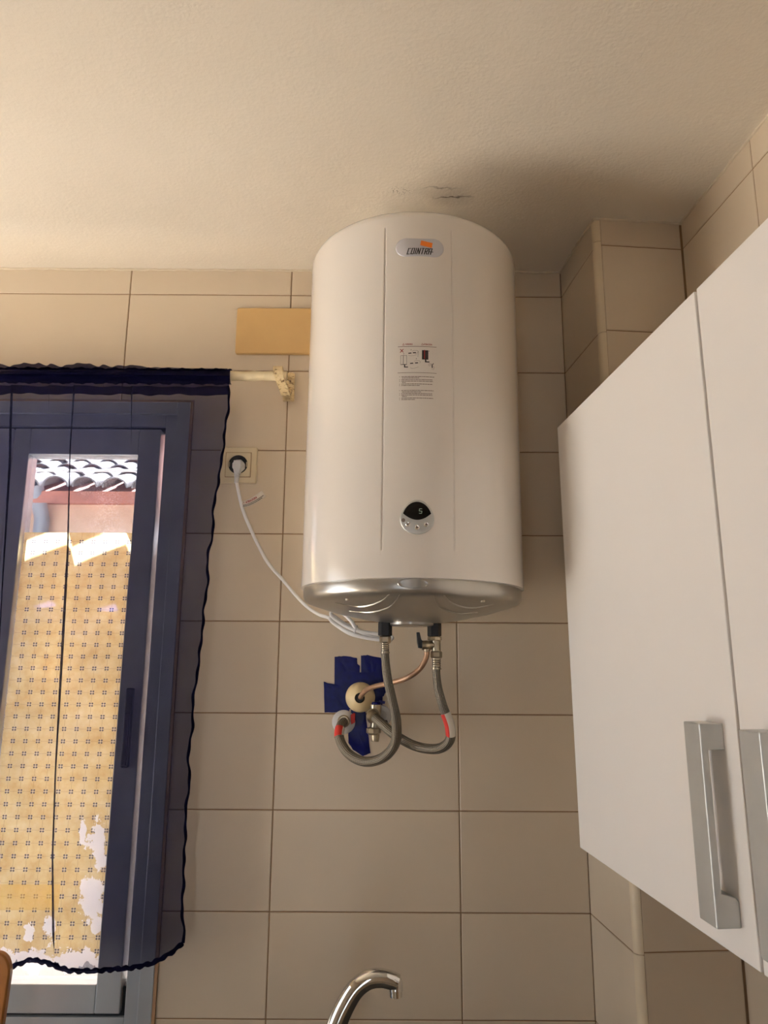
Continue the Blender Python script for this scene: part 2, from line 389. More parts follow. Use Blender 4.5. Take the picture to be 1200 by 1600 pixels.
# ------------------------------------------------------------------ window with film on the glass
win = empty('window_1', ((WX0+WX1)/2, 0, WZ0)); tag(win, kind='structure')
def wpart(m, name, mat, parent=None, **k):
    o = m.build(name, mat, None, **k); p = parent or win
    base = win.location if p is win else Vector((0, 0, 0))
    o.parent = p
    if p is win: o.location = -base
    return o
def ring(m, x0, x1, z0, z1, wl, wr, wb, wt, y0, y1):
    m.box(x0, x0+wl, y0, y1, z0, z1); m.box(x1-wr, x1, y0, y1, z0, z1); m.box(x0+wl, x1-wr, y0, y1, z1-wt, z1); m.box(x0+wl, x1-wr, y0, y1, z0, z0+wb)
m = MB(); ring(m, WX0, WX1, WZ0, WZ1, .03, .03, .035, .03, -.004, .055); wpart(m, 'outer_frame', M_ALU, smooth=0, bevel=.0015)
m = MB(); ring(m, WX0+.03, WX1-.03, WZ0+.035, WZ1-.03, .028, .028, .025, .03, .004, .05); wpart(m, 'inner_frame', M_ALU, smooth=0, bevel=.0015)
m = MB(); m.box(WX0+.058, WX1-.058, .014, .045, WZ1-.068, WZ1-.06); m.box(WX0+.058, WX1-.058, .014, .045, WZ0+.06, WZ0+.068); m.box(WX1-.066, WX1-.058, .012, .05, WZ0+.068, WZ0+.115); m.box(WX0+.058, WX0+.066, .014, .045, WZ0+.068, WZ1-.068); wpart(m, 'rubber_seal', M_DARKGAP, smooth=0)
m = MB(); m.box(WX1, WX1+.006, -.003, .02, WZ0, WZ1); m.box(WX0, WX1+.006, -.003, .02, WZ1, WZ1+.004); wpart(m, 'sealant_strip', M_SEAL, smooth=0)
SX0, SX1, SZ0, SZ1 = -.838, -.492, .808, 2.05           # the sash in view
GX0, GX1, GZ0, GZ1 = -.80, -.543, .862, 1.987
def sash(x0, x1, gx0, gx1):
    m = MB(); ring(m, x0, x1, SZ0, SZ1, gx0-x0, x1-gx1, GZ0-SZ0, SZ1-GZ1, .0, .045)
    s = wpart(m, 'sash', M_ALU, smooth=0, bevel=.002)
    m = MB(); m.box(gx0-.004, gx1+.004, .020, .024, GZ0-.004, GZ1+.004); g = m.build('pane', M_GLASS, s, smooth=0)
    return s, g
s1, g1 = sash(SX0, SX1, GX0, GX1)
s2, g2 = sash(-1.158, -.842, -1.115, -.880)
m = MB(); m.box(-.524, -.508, -.014, .0, 1.285, 1.452); m.box(-.522, -.510, -.020, -.014, 1.29, 1.40)
m.build('sash_handle', M_GREYHANDLE, s1, smooth=0, bevel=.003)
# yellowed printed film on the room side of the glass
def film_mat():
    t = NT('printed_film'); t.n.remove(t.b); p = t.geo(); x = t.xyz(p)
    px, pz = .0277, .0262
    jx = t.math('MULTIPLY', t.math('SUBTRACT', t.noise(p, 3, 2), .5), .006)
    u = t.math('DIVIDE', t.math('ADD', x[0], jx), px); v = t.math('DIVIDE', x[2], pz)
    fu = t.math('SUBTRACT', t.math('FRACT', t.math('ADD', u, 100.5)), .5); fv = t.math('SUBTRACT', t.math('FRACT', t.math('ADD', v, 100.5)), .5)
    au, av = t.math('ABSOLUTE', fu), t.math('ABSOLUTE', fv)
    # four petals around each crossing
    du, dv = t.math('SUBTRACT', au, .098), t.math('SUBTRACT', av, .098)
    pet = t.math('LESS_THAN', t.math('ADD', t.math('ABSOLUTE', du), t.math('ABSOLUTE', dv)), .092)
    cen = t.math('LESS_THAN', t.math('ADD', au, av), .19)
    rndn = t.add('ShaderNodeTexWhiteNoise'); cb = t.add('ShaderNodeCombineXYZ')
    t.l.new(t.math('FLOOR', t.math('ADD', u, 100.0)), cb.inputs[0]); t.l.new(t.math('FLOOR', t.math('ADD', v, 100.0)), cb.inputs[1]); t.l.new(cb.outputs[0], rndn.inputs['Vector'])
    ln = t.math('MAXIMUM', t.math('LESS_THAN', au, .014), t.math('LESS_THAN', av, .014))
    base = t.ramp(t.noise(p, 26, 5, .65), [(.25, lin((214, 180, 112))), (.5, lin((234, 211, 150))), (.78, lin((247, 230, 184)))])
    sp = t.ramp(t.noise(p, 160, 3, .6), [(.62, (0, 0, 0)), (.72, (1, 1, 1))]); base = t.mix(t.math('MULTIPLY', sp, .5), base, lin((250, 232, 180)))
    c = t.mix(t.math('MULTIPLY', ln, .45), base, lin((110, 92, 72)))
    c = t.mix(t.math('MULTIPLY', pet, .9), c, lin((58, 64, 92))); c = t.mix(t.math('MULTIPLY', t.math('MULTIPLY', cen, t.math('SUBTRACT', 1.0, pet)), .35), c, lin((244, 240, 230)))
    # a strip of yellow tape low on the film
    tape = t.math('MULTIPLY', t.math('MULTIPLY', t.math('LESS_THAN', x[0], -.642), t.math('GREATER_THAN', x[0], -.78)), t.math('MULTIPLY', t.math('GREATER_THAN', x[2], .995), t.math('LESS_THAN', x[2], 1.045)))
    c = t.mix(t.math('MULTIPLY', tape, .5), c, lin((232, 190, 84)))
    # where the print has rubbed off or peeled
    nz = t.math('SUBTRACT', t.noise(p, 34, 5, .7), .5)
    def blob(cx, cz, rx, rz):
        a = t.math('POWER', t.math('DIVIDE', t.math('SUBTRACT', x[0], cx), rx), 2); b = t.math('POWER', t.math('DIVIDE', t.math('SUBTRACT', x[2], cz), rz), 2)
        return t.math('SUBTRACT', 1.0, t.math('SQRT', t.math('ADD', a, b)))
    k = blob(-.568, 1.12, .03, .075)
    for q in ((-.605, 1.155, .010, .03), (-.70, .945, .018, .03), (-.655, .96, .02, .026), (-.575, 1.02, .035, .06), (-.555, .965, .018, .03)): k = t.math('MAXIMUM', k, blob(*q))
    low = t.math('MULTIPLY', t.math('SUBTRACT', .935, x[2]), 18.0)
    k = t.math('ADD', t.math('MAXIMUM', k, low), t.math('MULTIPLY', nz, 2.6)); k = t.math('GREATER_THAN', k, .36)
    c = t.mix(t.math('MULTIPLY', k, .95), c, lin((250, 249, 246)))
    tl = t.add('ShaderNodeBsdfTranslucent'); t.l.new(c, tl.inputs[0]); df = t.add('ShaderNodeBsdfDiffuse'); t.l.new(c, df.inputs[0])
    m1 = t.add('ShaderNodeMixShader'); m1.inputs[0].default_value = .08; t.l.new(tl.outputs[0], m1.inputs[1]); t.l.new(df.outputs[0], m1.inputs[2])
    tr = t.add('ShaderNodeBsdfTransparent'); t.l.new(c, tr.inputs[0]); m2 = t.add('ShaderNodeMixShader')
    t.set(m2, 0, t.math('ADD', .84, t.math('MULTIPLY', k, .12))); t.l.new(tr.outputs[0], m2.inputs[1]); t.l.new(m1.outputs[0], m2.inputs[2])
    t.l.new(m2.outputs[0], t.out.inputs[0]); return t.m
M_FILM = film_mat()
def film_sheet(x0, x1, parent, seed):
    rnd = random.Random(seed); m = MB(); n = 70; lows = []
    for i in range(n+1): lows.append(.884+.012*math.sin(i*.31+seed)+rnd.uniform(-.007, .007))
    m.grid(lambda u, v: (x0+(x1-x0)*u, .0188-.0004*v, lows[round(u*n)]+(1.803-lows[round(u*n)])*v), n, 1)
    m.build('printed_film', M_FILM, parent, smooth=0)
film_sheet(GX0+.001, GX1-.0015, g1, 1); film_sheet(-1.113, -.882, g2, 4)

# ------------------------------------------------------------------ outside: unseen eave that shapes the sun band, patio, neighbour's house
m = MB(); m.box(-9, 7, .16, 10, -.45, -.35); tag(m.build('patio_ground', M_CONCRETE, smooth=0), kind='structure')
M_YARD = plain('yard_paving', (168, 162, 153), .9, var=.1, scale=3)
m = MB(); m.box(-9, XL-.15, -8, .16, -.45, -.35); tag(m.build('side_yard_ground', M_YARD, smooth=0), kind='structure')
# unseen eave, two courses, its open joint shaped for a scalloped band of sun
def eave_z(x):
    f = ((x+.749)/.135) % 1.0
    return .052*(f/.86)**.85 if f < .86 else .052*(1-((f-.86)/.14)**1.3)
def eave(m, o0, o1, z0, z1, nx=220):
    x0, x1 = -2.2, .6; pts = []
    for k in range(2):
        for (o, z) in ((o0, z0), (o1, z1)):
            for i in range(nx+1):
                x = x0+(x1-x0)*i/nx; m.v.append((x, o, z+eave_z(x)+.012*k))
    st = nx+1
    for i in range(nx):
        m.face((i, i+1, st+i+1, st+i)); m.face((2*st+i, 3*st+i, 3*st+i+1, 2*st+i+1))
        m.face((i, 2*st+i, 2*st+i+1, i+1)); m.face((st+i, st+i+1, 3*st+i+1, 3*st+i))
ev = empty('sun_band_eave', (-.8, .16, 2.2)); tag(ev, kind='structure')
for (o0, o1, z0, z1) in ((.161, .220, 2.112, 2.114), (.250, 1.05, 2.112, 2.30)):
    m = MB(); eave(m, o0, o1, z0, z1); o = m.build('eave_course', M_REDCLAY, ev); o.location = (.8, -.16, -2.2)
nb = empty('neighbour_house', (-2.8, 4.2, -.35)); tag(nb, 'beige house with a weathered clay tile roof seen through the window', 'house')
def npart(m, name, mat, parent=None, **k):
    o = m.build(name, mat, parent or nb, **k)
    if not parent: o.location = -nb.location
    return o
NY = 4.1
m = MB(); m.box(-8, 3, NY+.35, NY+4, -.35, 2.96); npart(m, 'house_wall', M_NEIGH, smooth=0)
m = MB(); m.prism([(-8, NY+.12, 2.90), (-8, NY+4.2, 4.65), (-8, NY+4.2, 4.55), (-8, NY+.12, 2.80)], (11, 0, 0)); roof = npart(m, 'roof_deck', M_REDCLAY, smooth=0)
m = MB(); m.box(-8, 3, NY+.20, NY+.36, 2.835, 2.90); npart(m, 'red_brick_course', M_REDCLAY, smooth=0)
m = MB(); n = 10
for j, (y, r) in enumerate(((0, .105), (.46, .085))):
    for t in (0, .014):
        for i in range(n+1):
            a = PI*i/n; m.v.append(((r-t)*math.cos(a), y, (r-t)*math.sin(a)*.85))
for j in (0,):
    for i in range(n):
        a, b, c, d = i, i+1, 2*(n+1)+i, 2*(n+1)+i+1
        m.face((a, b, d, c)); m.face((n+1+a, n+1+c, n+1+d, n+1+b)); m.face((a, n+1+a, n+1+b, b))
me = m.mesh('clay_tile', M_CLAY)
pitch = math.atan2(1.75, 4.08)
for r in range(6):
    for k in range(14):
        o = bpy.data.objects.new('clay_tile', me); COL.objects.link(o); o.parent = nb
        o.location = Vector((-4.55+.24*k+random.uniform(-.012, .012), NY+.03+r*.36, 2.91+r*.36*math.tan(pitch)+random.uniform(-.01, .01)))-nb.location
        o.rotation_euler = (pitch-.04, 0, random.uniform(-.03, .03))
m = MB(); m.tube([(-2.83, NY+.10, 2.96), (-2.83, NY+.22, 2.80), (-2.83, NY+.29, 2.7), (-2.83, NY+.29, -.3)], .062, 12); npart(m, 'downpipe', M_ZINC)
m = MB(); m.tube([(-6, NY-.03, 3.00), (-3, NY-.03, 3.03), (1.5, NY-.03, 3.06)], .011, 8); npart(m, 'cable', M_WHITEPL)

# ------------------------------------------------------------------ curtain on its pole
CY = -.085
pole = empty('curtain_pole', at(440, 590, CY)); tag(pole, 'cream wrapped curtain pole on a worn wall bracket above the window', 'curtain pole')
pl = pole.location
m = MB(); R = random.Random(3); p0, p1 = Vector((-1.3, CY, 2.148)), Vector((-.185, CY, 2.152))
m.tube([p0.lerp(p1, i/60)+Vector((0, 0, R.uniform(-.0006, .0006))) for i in range(61)], lambda t: .0110+.0009*math.sin(t*130)+.0004*math.sin(t*377), 12)
o = m.build('rod', M_PAINTWORN, pole); o.location = -pl
br = at(451, 613, -.006)
m = MB(); m.box(br.x-.0135, br.x+.0135, -.009, .0, br.z-.022, br.z+.042); wp = m.build('wall_plate', M_WORN, pole, smooth=0, bevel=.002); wp.location = -pl
for k in range(5):
    m = MB(); x = br.x-.0105+k*.0052; m.box(x-.001, x+.001, -.0115, -.008, br.z-.022, br.z-.012); m.build('rib', M_WORN, wp, smooth=0)
for dz in (-.006, .03):
    m = MB(); m.lathe([(0, 0), (.0032, 0), (.0028, .0016), (0, .002)], 10, Matrix.Translation((br.x+.001, -.0085, br.z+dz)) @ Matrix.Rotation(PI/2, 4, 'X')); m.build('screw', M_NICKEL, wp)
hx = -.200                                              # arm: from the plate forward, hooking over the rod
m = MB(); pp = spline([(-.206, CY+.017, 2.160), (-.206, CY+.012, 2.1665), (-.206, CY+.001, 2.1715), (-.2055, CY-.011, 2.169), (-.204, CY-.0175, 2.158), (-.201, CY-.0165, 2.144), (-.197, CY-.006, 2.134), (-.1945, CY+.02, 2.129), (br.x-.001, -.04, 2.124), (br.x, -.012, br.z+.008)], 5); wdt = .0105; th = .0026
for i, p in enumerate(pp):
    t = (pp[min(i+1, len(pp)-1)]-pp[max(0, i-1)]).normalized(); nrm = Vector((0, -t.z, t.y)).normalized()
    for (sx, sn) in ((-1, -1), (1, -1), (1, 1), (-1, 1)): m.v.append((p.x+sx*wdt, p.y+nrm.y*sn*th, p.z+nrm.z*sn*th))
for i in range(len(pp)-1):
    for k in range(4): m.face((i*4+k, i*4+(k+1) % 4, (i+1)*4+(k+1) % 4, (i+1)*4+k))
m.face((0, 1, 2, 3)); b = (len(pp)-1)*4; m.face((b+3, b+2, b+1, b)); o = m.build('bracket_arm', M_WORN, pole, smooth=30); o.location = -pl
m = MB(); m.lathe([(.0, 0), (.007, 0), (.0085, .003), (.0085, .012), (.006, .016), (0, .016)], 14, Matrix.Translation((-.184, CY, 2.152)) @ Matrix.Rotation(PI/2, 4, 'Y')); o = m.build('end_knob', M_WORN, pole); o.location = -pl

cur = empty('curtain', (-.75, CY, 2.15)); tag(cur, 'sheer navy curtain hanging from the pole in front of the window', 'curtain')
cl = cur.location
edge = [(2.10, at(357, 625, CY).x), (1.98, at(350, 690, CY).x), (1.87, at(338, 765, CY).x), (1.74, at(328, 850, CY).x), (1.58, at(318, 960, CY).x), (1.38, at(300, 1105, CY).x), (1.23, at(293, 1230, CY).x), (1.09, at(286, 1350, CY).x), (.95, at(284, 1475, CY).x)]
hemz = sorted([(at(u, v, CY).x, at(u, v, CY).z) for u, v in ((-160, 1500), (-60, 1516), (0, 1512), (18, 1510), (50, 1498), (80, 1501), (110, 1512), (150, 1516), (200, 1512), (240, 1504), (265, 1491), (284, 1476))])
def fold(uvs): return sorted([(at(u, v, CY).z, at(u, v, CY).x) for u, v in uvs])
folds = [(fold([(118, 585), (111, 700), (107, 860), (96, 1060), (89, 1200), (86, 1330), (89, 1440), (93, 1505)]), .0054),
         (fold([(20, 585), (17, 720), (5, 900), (-12, 1200), (-22, 1500)]), .0052),
         (fold([(78, 585), (76, 690), (74, 760), (70, 1000), (66, 1250), (50, 1500)]), .0014),
         (fold([(206, 585), (206, 690), (206, 800), (204, 1000), (196, 1200), (150, 1500)]), .0016),
         (fold([(-70, 585), (-80, 900), (-100, 1500)]), .004)]
XLC = -1.27; NS, NZ = 340, 90
ZTOP = 2.125
def curt(s, v):
    # s: 0 left .. 1 right along the cloth, v: 0 top .. 1 bottom
    zr = ZTOP-(ZTOP-.945)*v
    xr = interp(sorted(edge), zr); x = XLC+(xr-XLC)*s; y = CY+.004*math.sin(s*37+v*2)*(.4+.6*v)+.006*math.sin(s*13+1.3*v)*v+.003*math.sin(x*90)*max(0, 1-v*5)
    xs = x
    for tab, wd in folds:
        c = interp(tab, zr); d = x-c; ww = wd*(.92+.12*math.sin(zr*9+c*20))
        # a Z-shaped tuck: the cloth doubles back on itself over a width of a few millimetres
        h = .009; q = d/h
        ww *= max(0, min(1, (1-v)/.04))
        if wd < .003: ww *= 2.6*max(0, 1-(2.13-zr)/.30)+.35
        if abs(q) < 3: xs += -ww*3.2*q*math.exp(-q*q); y -= .0035*math.exp(-(q-.4)**2)*(ww/.004)
    if s > .93: xs += (.0016*math.sin(zr*61)+.0010*math.sin(zr*143+1))*((s-.93)/.07); y += .006*math.sin(zr*46+1)*((s-.93)/.07)
    zb = interp(hemz, x); z = ZTOP-(ZTOP-zb)*v
    return Vector((xs, y-.004*v, z))
m = MB(); m.grid(curt, NS, NZ); o = m.build('cloth', M_SHEER, cur, fix=False, smooth=60); o.location = -cl
# rolled hems: bottom, right side
def strip(name, fn, n, wd):
    m = MB(); m.tube([fn(i/n) for i in range(n+1)], wd, 7); o = m.build(name, M_HEM, cur); o.location = -cl
strip('bottom_hem', lambda t: curt(t, 1)+Vector((0, 0, .0012*math.sin(t*300))), 260, lambda t: .0046+.0009*math.sin(t*400))
strip('side_hem', lambda t: curt(1, t), 160, lambda t: .0027+.0006*math.sin(t*140))
# pocket around the rod with a gathered frill on top
XR = edge[0][1]+.004
def pocket(u, v):
    x = XLC+(XR-XLC)*u; a = -PI*.62+v*PI*1.24*2/2*1.0
    rad = .0170+.0014*math.sin(x*160)+.0008*math.sin(x*410)
    return Vector((x, CY-rad*math.cos(a*1.0)*1.0, 2.150+rad*math.sin(a)*1.05))
m = MB(); m.grid(pocket, 300, 14); o = m.build('rod_pocket', M_HEM, cur, fix=False); o.location = -cl
def skirt(u, v):
    x = XLC+(XR-XLC)*u; f = .75+.25*math.sin(x*55)+.12*math.sin(x*131)
    return Vector((x, CY-.0165-.0025*f*math.sin(v*PI)+.002*math.sin(x*150)*v, 2.146-(.052-.006*f)*v))
m = MB(); m.grid(skirt, 300, 8); o = m.build('pocket_flap', M_HEM, cur, fix=False); o.location = -cl
def frill(u, v):
    x = XLC+(XR-.01-XLC)*u; g = max(0, min(1, (-.42-x)/.2))
    hgt = .006+g*(.007+.003*math.sin(x*55)+.0015*math.sin(x*163))
    return Vector((x, CY+(.004*math.sin(x*210)+.003*math.sin(x*97))*v*g, 2.164+hgt*v))
m = MB(); m.grid(frill, 300, 4); o = m.build('gathered_frill', M_HEM, cur, fix=False); o.location = -cl

# ------------------------------------------------------------------ wall plate and socket
def rrect(x0, x1, z0, z1, r, n=5):
    out = []
    for cx, cz, a in ((x1-r, z1-r, 0), (x0+r, z1-r, PI/2), (x0+r, z0+r, PI), (x1-r, z0+r, 3*PI/2)):
        for k in range(n+1): out.append((cx+r*math.cos(a+PI/2*k/n), cz+r*math.sin(a+PI/2*k/n)))
    return out
def plate(m, x0, x1, z0, z1, r, y0, y1, ch=.0015):     # rounded plate with a chamfered face, y1 is the front (towards the room)
    A, B = rrect(x0, x1, z0, z1, r), rrect(x0+ch, x1-ch, z0+ch, z1-ch, max(.0005, r-ch)); n = len(A); b = len(m.v)
    m.v += [(a, y0, c) for a, c in A]+[(a, y1+ch, c) for a, c in A]+[(a, y1, c) for a, c in B]
    for k in range(2):
        for i in range(n): j = (i+1) % n; m.face((b+k*n+i, b+k*n+j, b+(k+1)*n+j, b+(k+1)*n+i))
    m.face(range(b+2*n, b+3*n)); m.face(reversed(range(b, b+n)))
m = MB(); plate(m, -.3245, -.135, 2.2415, 2.3615, .005, .001, -.009, .002)
tag(m.build('junction_box_cover', M_YELLOWPL), 'blank yellowed rectangular cover plate on the tiles beside the water heater', 'cover plate')
sk = empty('wall_socket', (-.303, 0, 1.962)); tag(sk, 'ivory square wall socket with a white plug in it', 'socket')
m = MB(); plate(m, -.043, .043, -.0435, .0435, .003, .001, -.009, .002); m.build('socket_frame', M_IVORY, sk)
m = MB(); plate(m, -.0302, .0302, -.0302, .0302, .001, -.008, -.0094, .0002); m.build('insert_gap', M_GROUT, sk)
m = MB(); plate(m, -.0288, .0288, -.0288, .0288, .001, -.008, -.0112, .0008); m.build('socket_insert', M_IVORY, sk)
m = MB(); m.lathe([(.0215, 0), (.0225, .0012), (.0215, .002), (.0198, .002), (.0198, .0005), (0, .0005)], 32, Matrix.Translation((0, -.0108, 0)) @ Matrix.Rotation(PI/2, 4, 'X')); m.build('socket_well', M_DARKGAP, sk)
for a in (0, PI):
    m = MB(); m.box(-.0016, .0016, -.0135, -.0105, -.006, .006, Matrix.Rotation(a, 4, 'Y') @ Matrix.Translation((.0205, 0, 0))); m.build('earth_clip', M_NICKEL, sk, smooth=0)

# ------------------------------------------------------------------ water heater
HX, HY, HZ, HR, HH = .094, -.2348, 1.6471, .21476, .6924
ht = empty('water_heater', (HX, HY, HZ), (0, .005, 0)); tag(ht, 'white cylindrical electric water heater with a silver base hanging on the wall', 'water heater')
gs = [-.0605/HR, .0650/HR]
ths = sorted(set([round(-PI+2*PI*i/120, 5) for i in range(120)]+[round(g+k*.0016, 5) for g in gs for k in range(-10, 11)]))
zs = [0, .002, .035, .046, .049, .053, .058, .2, .35, .5, .640, .646, .650, .653, .658, HH-.021]
prof = [(HR-.007, -.001), (HR-.002, -.0015)]
def groove(th, z):
    if z < .047 or z > .6525: return 0
    return max(math.exp(-((th-g)/.0058)**2)*(.0026, .0012)[i] for i, g in enumerate(gs))
m = MB(); nT = len(ths); ringsv = []
def addring(fr, z):
    for th in ths: m.v.append(((fr(th))*math.sin(th), -fr(th)*math.cos(th), z))
addring(lambda th: HR-.006, -.001)
for z in zs: addring(lambda th, z=z: HR-groove(th, z)+(.0008 if z < .003 else 0), z)
for k in range(1, 8):
    a = PI/2*k/7; addring(lambda th, a=a: HR-.021+.021*math.cos(a), HH-.021+.021*math.sin(a))
addring(lambda th: HR*.5, HH+.003); nr = len(m.v)//nT
for j in range(nr-1):
    for i in range(nT): k = (i+1) % nT; m.face((j*nT+i, j*nT+k, (j+1)*nT+k, (j+1)*nT+i))
m.face(range((nr-1)*nT, nr*nT))
body = m.build('tank_body', M_ENAMEL, ht, smooth=40, fix=True)
CAP = [(.2085, .003), (.2105, -.004), (.2105, -.016), (.2085, -.022), (.203, -.0275), (.192, -.0315), (.15, -.0445), (.09, -.057), (.055, -.0625), (.0465, -.063)]
m = MB(); m.lathe([(0, .004)]+CAP+[(0, -.063)], 96); cap = m.build('bottom_cap', M_SILVER, ht, smooth=50)
m = MB(); m.lathe([(.043, -.060), (.043, -.067), (.040, -.0685), (0, -.0685)], 48); m.build('centre_cover', M_SILVER, cap)
def capz(r): return interp(sorted((a, b) for a, b in CAP[4:]), r)
for sgn in (-1, 1):
    for A in (((.045, -.203), (.062, -.165), (.098, -.125), (.142, -.115)), ((.028, -.203), (.043, -.150), (.078, -.100), (.118, -.078))):
        pts = spline([(sgn*x, y, 0) for x, y in A], 12); pts = [Vector((p.x, p.y, capz(math.hypot(p.x, p.y))-.0003)) for p in pts]
        m = MB(); m.tube(pts, lambda t: .0004+.0016*math.sin(PI*min(1, max(0, t))), 8); m.build('embossed_line', M_SILVER, cap)
    m = MB(); x, y = sgn*.118, -.150; zc_ = capz(math.hypot(x, y)); m.lathe([(.004, .002), (.0035, -.002), (0, -.0026)], 12, Matrix.Translation((x, y, zc_))); m.build('screw', M_NICKEL, cap)
def wrap(s, z, off=0.0): th = s/HR; return Vector(((HR+off)*math.sin(th), -(HR+off)*math.cos(th), z-HZ))
def patch(m, pts, off, thick=0):                        # polygon given in (arc length, z) laid on the drum
    if thick: 
        P0 = [wrap(s, z, off) for s, z in pts]; n = len(P0); b = len(m.v)
        m.v += [tuple(p) for p in P0]+[tuple(wrap(s, z, off+thick)) for s, z in pts]
        for i in range(n): j = (i+1) % n; m.face((b+i, b+j, b+n+j, b+n+i))
        m.face(range(b+n, b+2*n))
    else: m.poly([wrap(s, z, off) for s, z in pts])
def bar(m, s0, s1, z0, z1, off=.0006):
    n = max(1, int((s1-s0)/.006))
    for i in range(n):
        a, b = s0+(s1-s0)*i/n, s0+(s1-s0)*(i+1)/n; patch(m, [(a, z0), (b, z0), (b, z1), (a, z1)], off)
def seg(m, s0, z0, s1, z1, wd=.0005, off=.0006):
    d = Vector((s1-s0, z1-z0)).normalized(); q = Vector((-d.y, d.x))*wd/2
    patch(m, [(s0-q.x, z0-q.y), (s1-q.x, z1-q.y), (s1+q.x, z1+q.y), (s0+q.x, z0+q.y)], off)
# oval stamp on the cap's rim
m = MB(); n = 40
ovl = ((1, .0), (.95, .0007), (.90, .0001), (.7, .0001), (.5, .0001), (.3, .0001), (.1, .0001))
for rr, off in ovl:
    for i in range(n):
        a = 2*PI*i/n; s = -.006+.0265*rr*math.cos(a); z = -.009+.0085*rr*math.sin(a); th = s/.2105; r = .2107+off; m.v.append((r*math.sin(th), -r*math.cos(th), z))
for j in range(len(ovl)-1):
    for i in range(n): k = (i+1) % n; m.face((j*n+i, j*n+k, (j+1)*n+k, (j+1)*n+i))
m.build('oval_stamp', M_SILVER, cap)
# brand badge
badge = MB(); R_ = rrect(-.0405, .0488, 2.2375, 2.2745, .0184, 10); C_ = (.0042, 2.256); nb_ = len(R_)
for f_, off in ((1, .0001), (.97, .0014), (.93, .0018)):
    for s, z in R_: badge.v.append(tuple(wrap(C_[0]+(s-C_[0])*f_, C_[1]+(z-C_[1])*f_, off)))
for j in range(2):
    for i in range(nb_): k = (i+1) % nb_; badge.face((j*nb_+i, j*nb_+k, (j+1)*nb_+k, (j+1)*nb_+i))
h_ = nb_//2                                              # face in vertical strips so that it follows the drum
top = [i for i in range(nb_)]
for i in range(nb_//2): badge.face((2*nb_+i, 2*nb_+i+1, 2*nb_+(nb_-2-i) % nb_, 2*nb_+(nb_-1-i))) if i < nb_-2-i else None
bd = badge.build('badge', M_BADGE, ht, smooth=30); bd['label'] = 'pale oval brand badge'
def text_mesh(body_, size, bold=0.0, shear=0.0, xs=1.0):
    c = bpy.data.curves.new('t', 'FONT'); c.body = body_; c.size = size; c.offset = bold; c.shear = shear; c.resolution_u = 3; c.align_x = 'LEFT'
    o = bpy.data.objects.new('t', c); COL.objects.link(o); bpy.context.view_layer.update()
    dg = bpy.context.evaluated_depsgraph_get(); me = bpy.data.meshes.new_from_object(o.evaluated_get(dg))
    V = [(v.co.x*xs, v.co.y) for v in me.vertices]; Fc = [tuple(p.vertices) for p in me.polygons]
    bpy.data.objects.remove(o); bpy.data.curves.remove(c); bpy.data.meshes.remove(me)
    return V, Fc
def lettering(m, txt, s0, s1, z0, z1, off, bold=.0, shear=0.0, fn=None):
    V, Fc = text_mesh(txt, 1.0, bold, shear); x0 = min(v[0] for v in V); x1 = max(v[0] for v in V); y0 = min(v[1] for v in V); y1 = max(v[1] for v in V)
    b = len(m.v); fn = fn or wrap
    for x, y in V: m.v.append(tuple(fn(s0+(s1-s0)*(x-x0)/(x1-x0), z0+(z1-z0)*(y-y0)/(y1-y0), off)))
    for f in Fc: m.face([b+i for i in f])
GL = {'C': [((1, 1), (0, 1), (0, 0), (1, 0))], 'O': [((0, 0), (0, 1), (1, 1), (1, 0), (0, 0))], 'I': [((0, 0), (0, 1))], 'N': [((0, 0), (0, 1), (1, 0), (1, 1))], 'T': [((0, 1), (1, 1)), ((.5, 1), (.5, 0))],
      'R': [((0, 0), (0, 1), (1, 1), (1, .5), (0, .5)), ((.4, .5), (1, 0))], 'A': [((0, 0), (0, 1), (1, 1), (1, 0)), ((0, .42), (1.75, .42))]}
m = MB(); sx = -.0192; LZ0, LH, SWD, SHR = 2.2412, .0114, .0018, .0032
for ch in 'COINTRA':                                     # heavy squared slanted capitals
    wl = 0 if ch == 'I' else .0042; sx += .0005*(ch in 'IN')
    for line in GL[ch]:
        for (a, b_), (c, d) in zip(line, line[1:]):
            P0, P1 = Vector((sx+a*wl+b_*SHR, LZ0+b_*LH)), Vector((sx+c*wl+d*SHR, LZ0+d*LH)); ex = (P1-P0).normalized()*SWD*.42
            P0, P1 = P0-ex, P1+ex; seg(m, P0.x, P0.y, P1.x, P1.y, SWD*(.72 if abs(d-b_) < .01 else 1), .0022+.00003*len(m.f))
    sx += wl+.0027
m.build('brand_letters', M_INK, bd, fix=False, smooth=0)
m = MB(); patch(m, [(.0046, 2.2592), (.0258, 2.2545), (.0274, 2.2648), (.0064, 2.2690)], .0022); m.build('brand_mark', M_ORANGE, bd, fix=False, smooth=0)
# printed warning notice
m = MB(); bar(m, -.0347, .0343, 2.0600, 2.0609)
not_ = m.build('warning_notice', M_GREYINK, ht, fix=False, smooth=0)
m = MB(); bar(m, -.0347, .0343, 2.0103, 2.0111); m.build('ruled_line', M_GREYINK, not_, fix=False, smooth=0)
m = MB(); lettering(m, 'WARNING', -.0215, -.0085, 2.0632, 2.0662, .0006, .03); lettering(m, 'ATENCION', .0105, .0262, 2.0632, 2.0662, .0006, .03)
for s in (-.0265, .0070): seg(m, s, 2.063, s+.0017, 2.0666); seg(m, s+.0017, 2.0666, s+.0034, 2.063); seg(m, s, 2.063, s+.0034, 2.063)
for d in (-1, 1): seg(m, -.0305, 2.0525-d*.0032, -.0248, 2.0525+d*.0032, .0013)
seg(m, .0127, 2.054, .0127, 2.0375, .0016); m.build('red_print', M_REDINK, not_, fix=False, smooth=0)
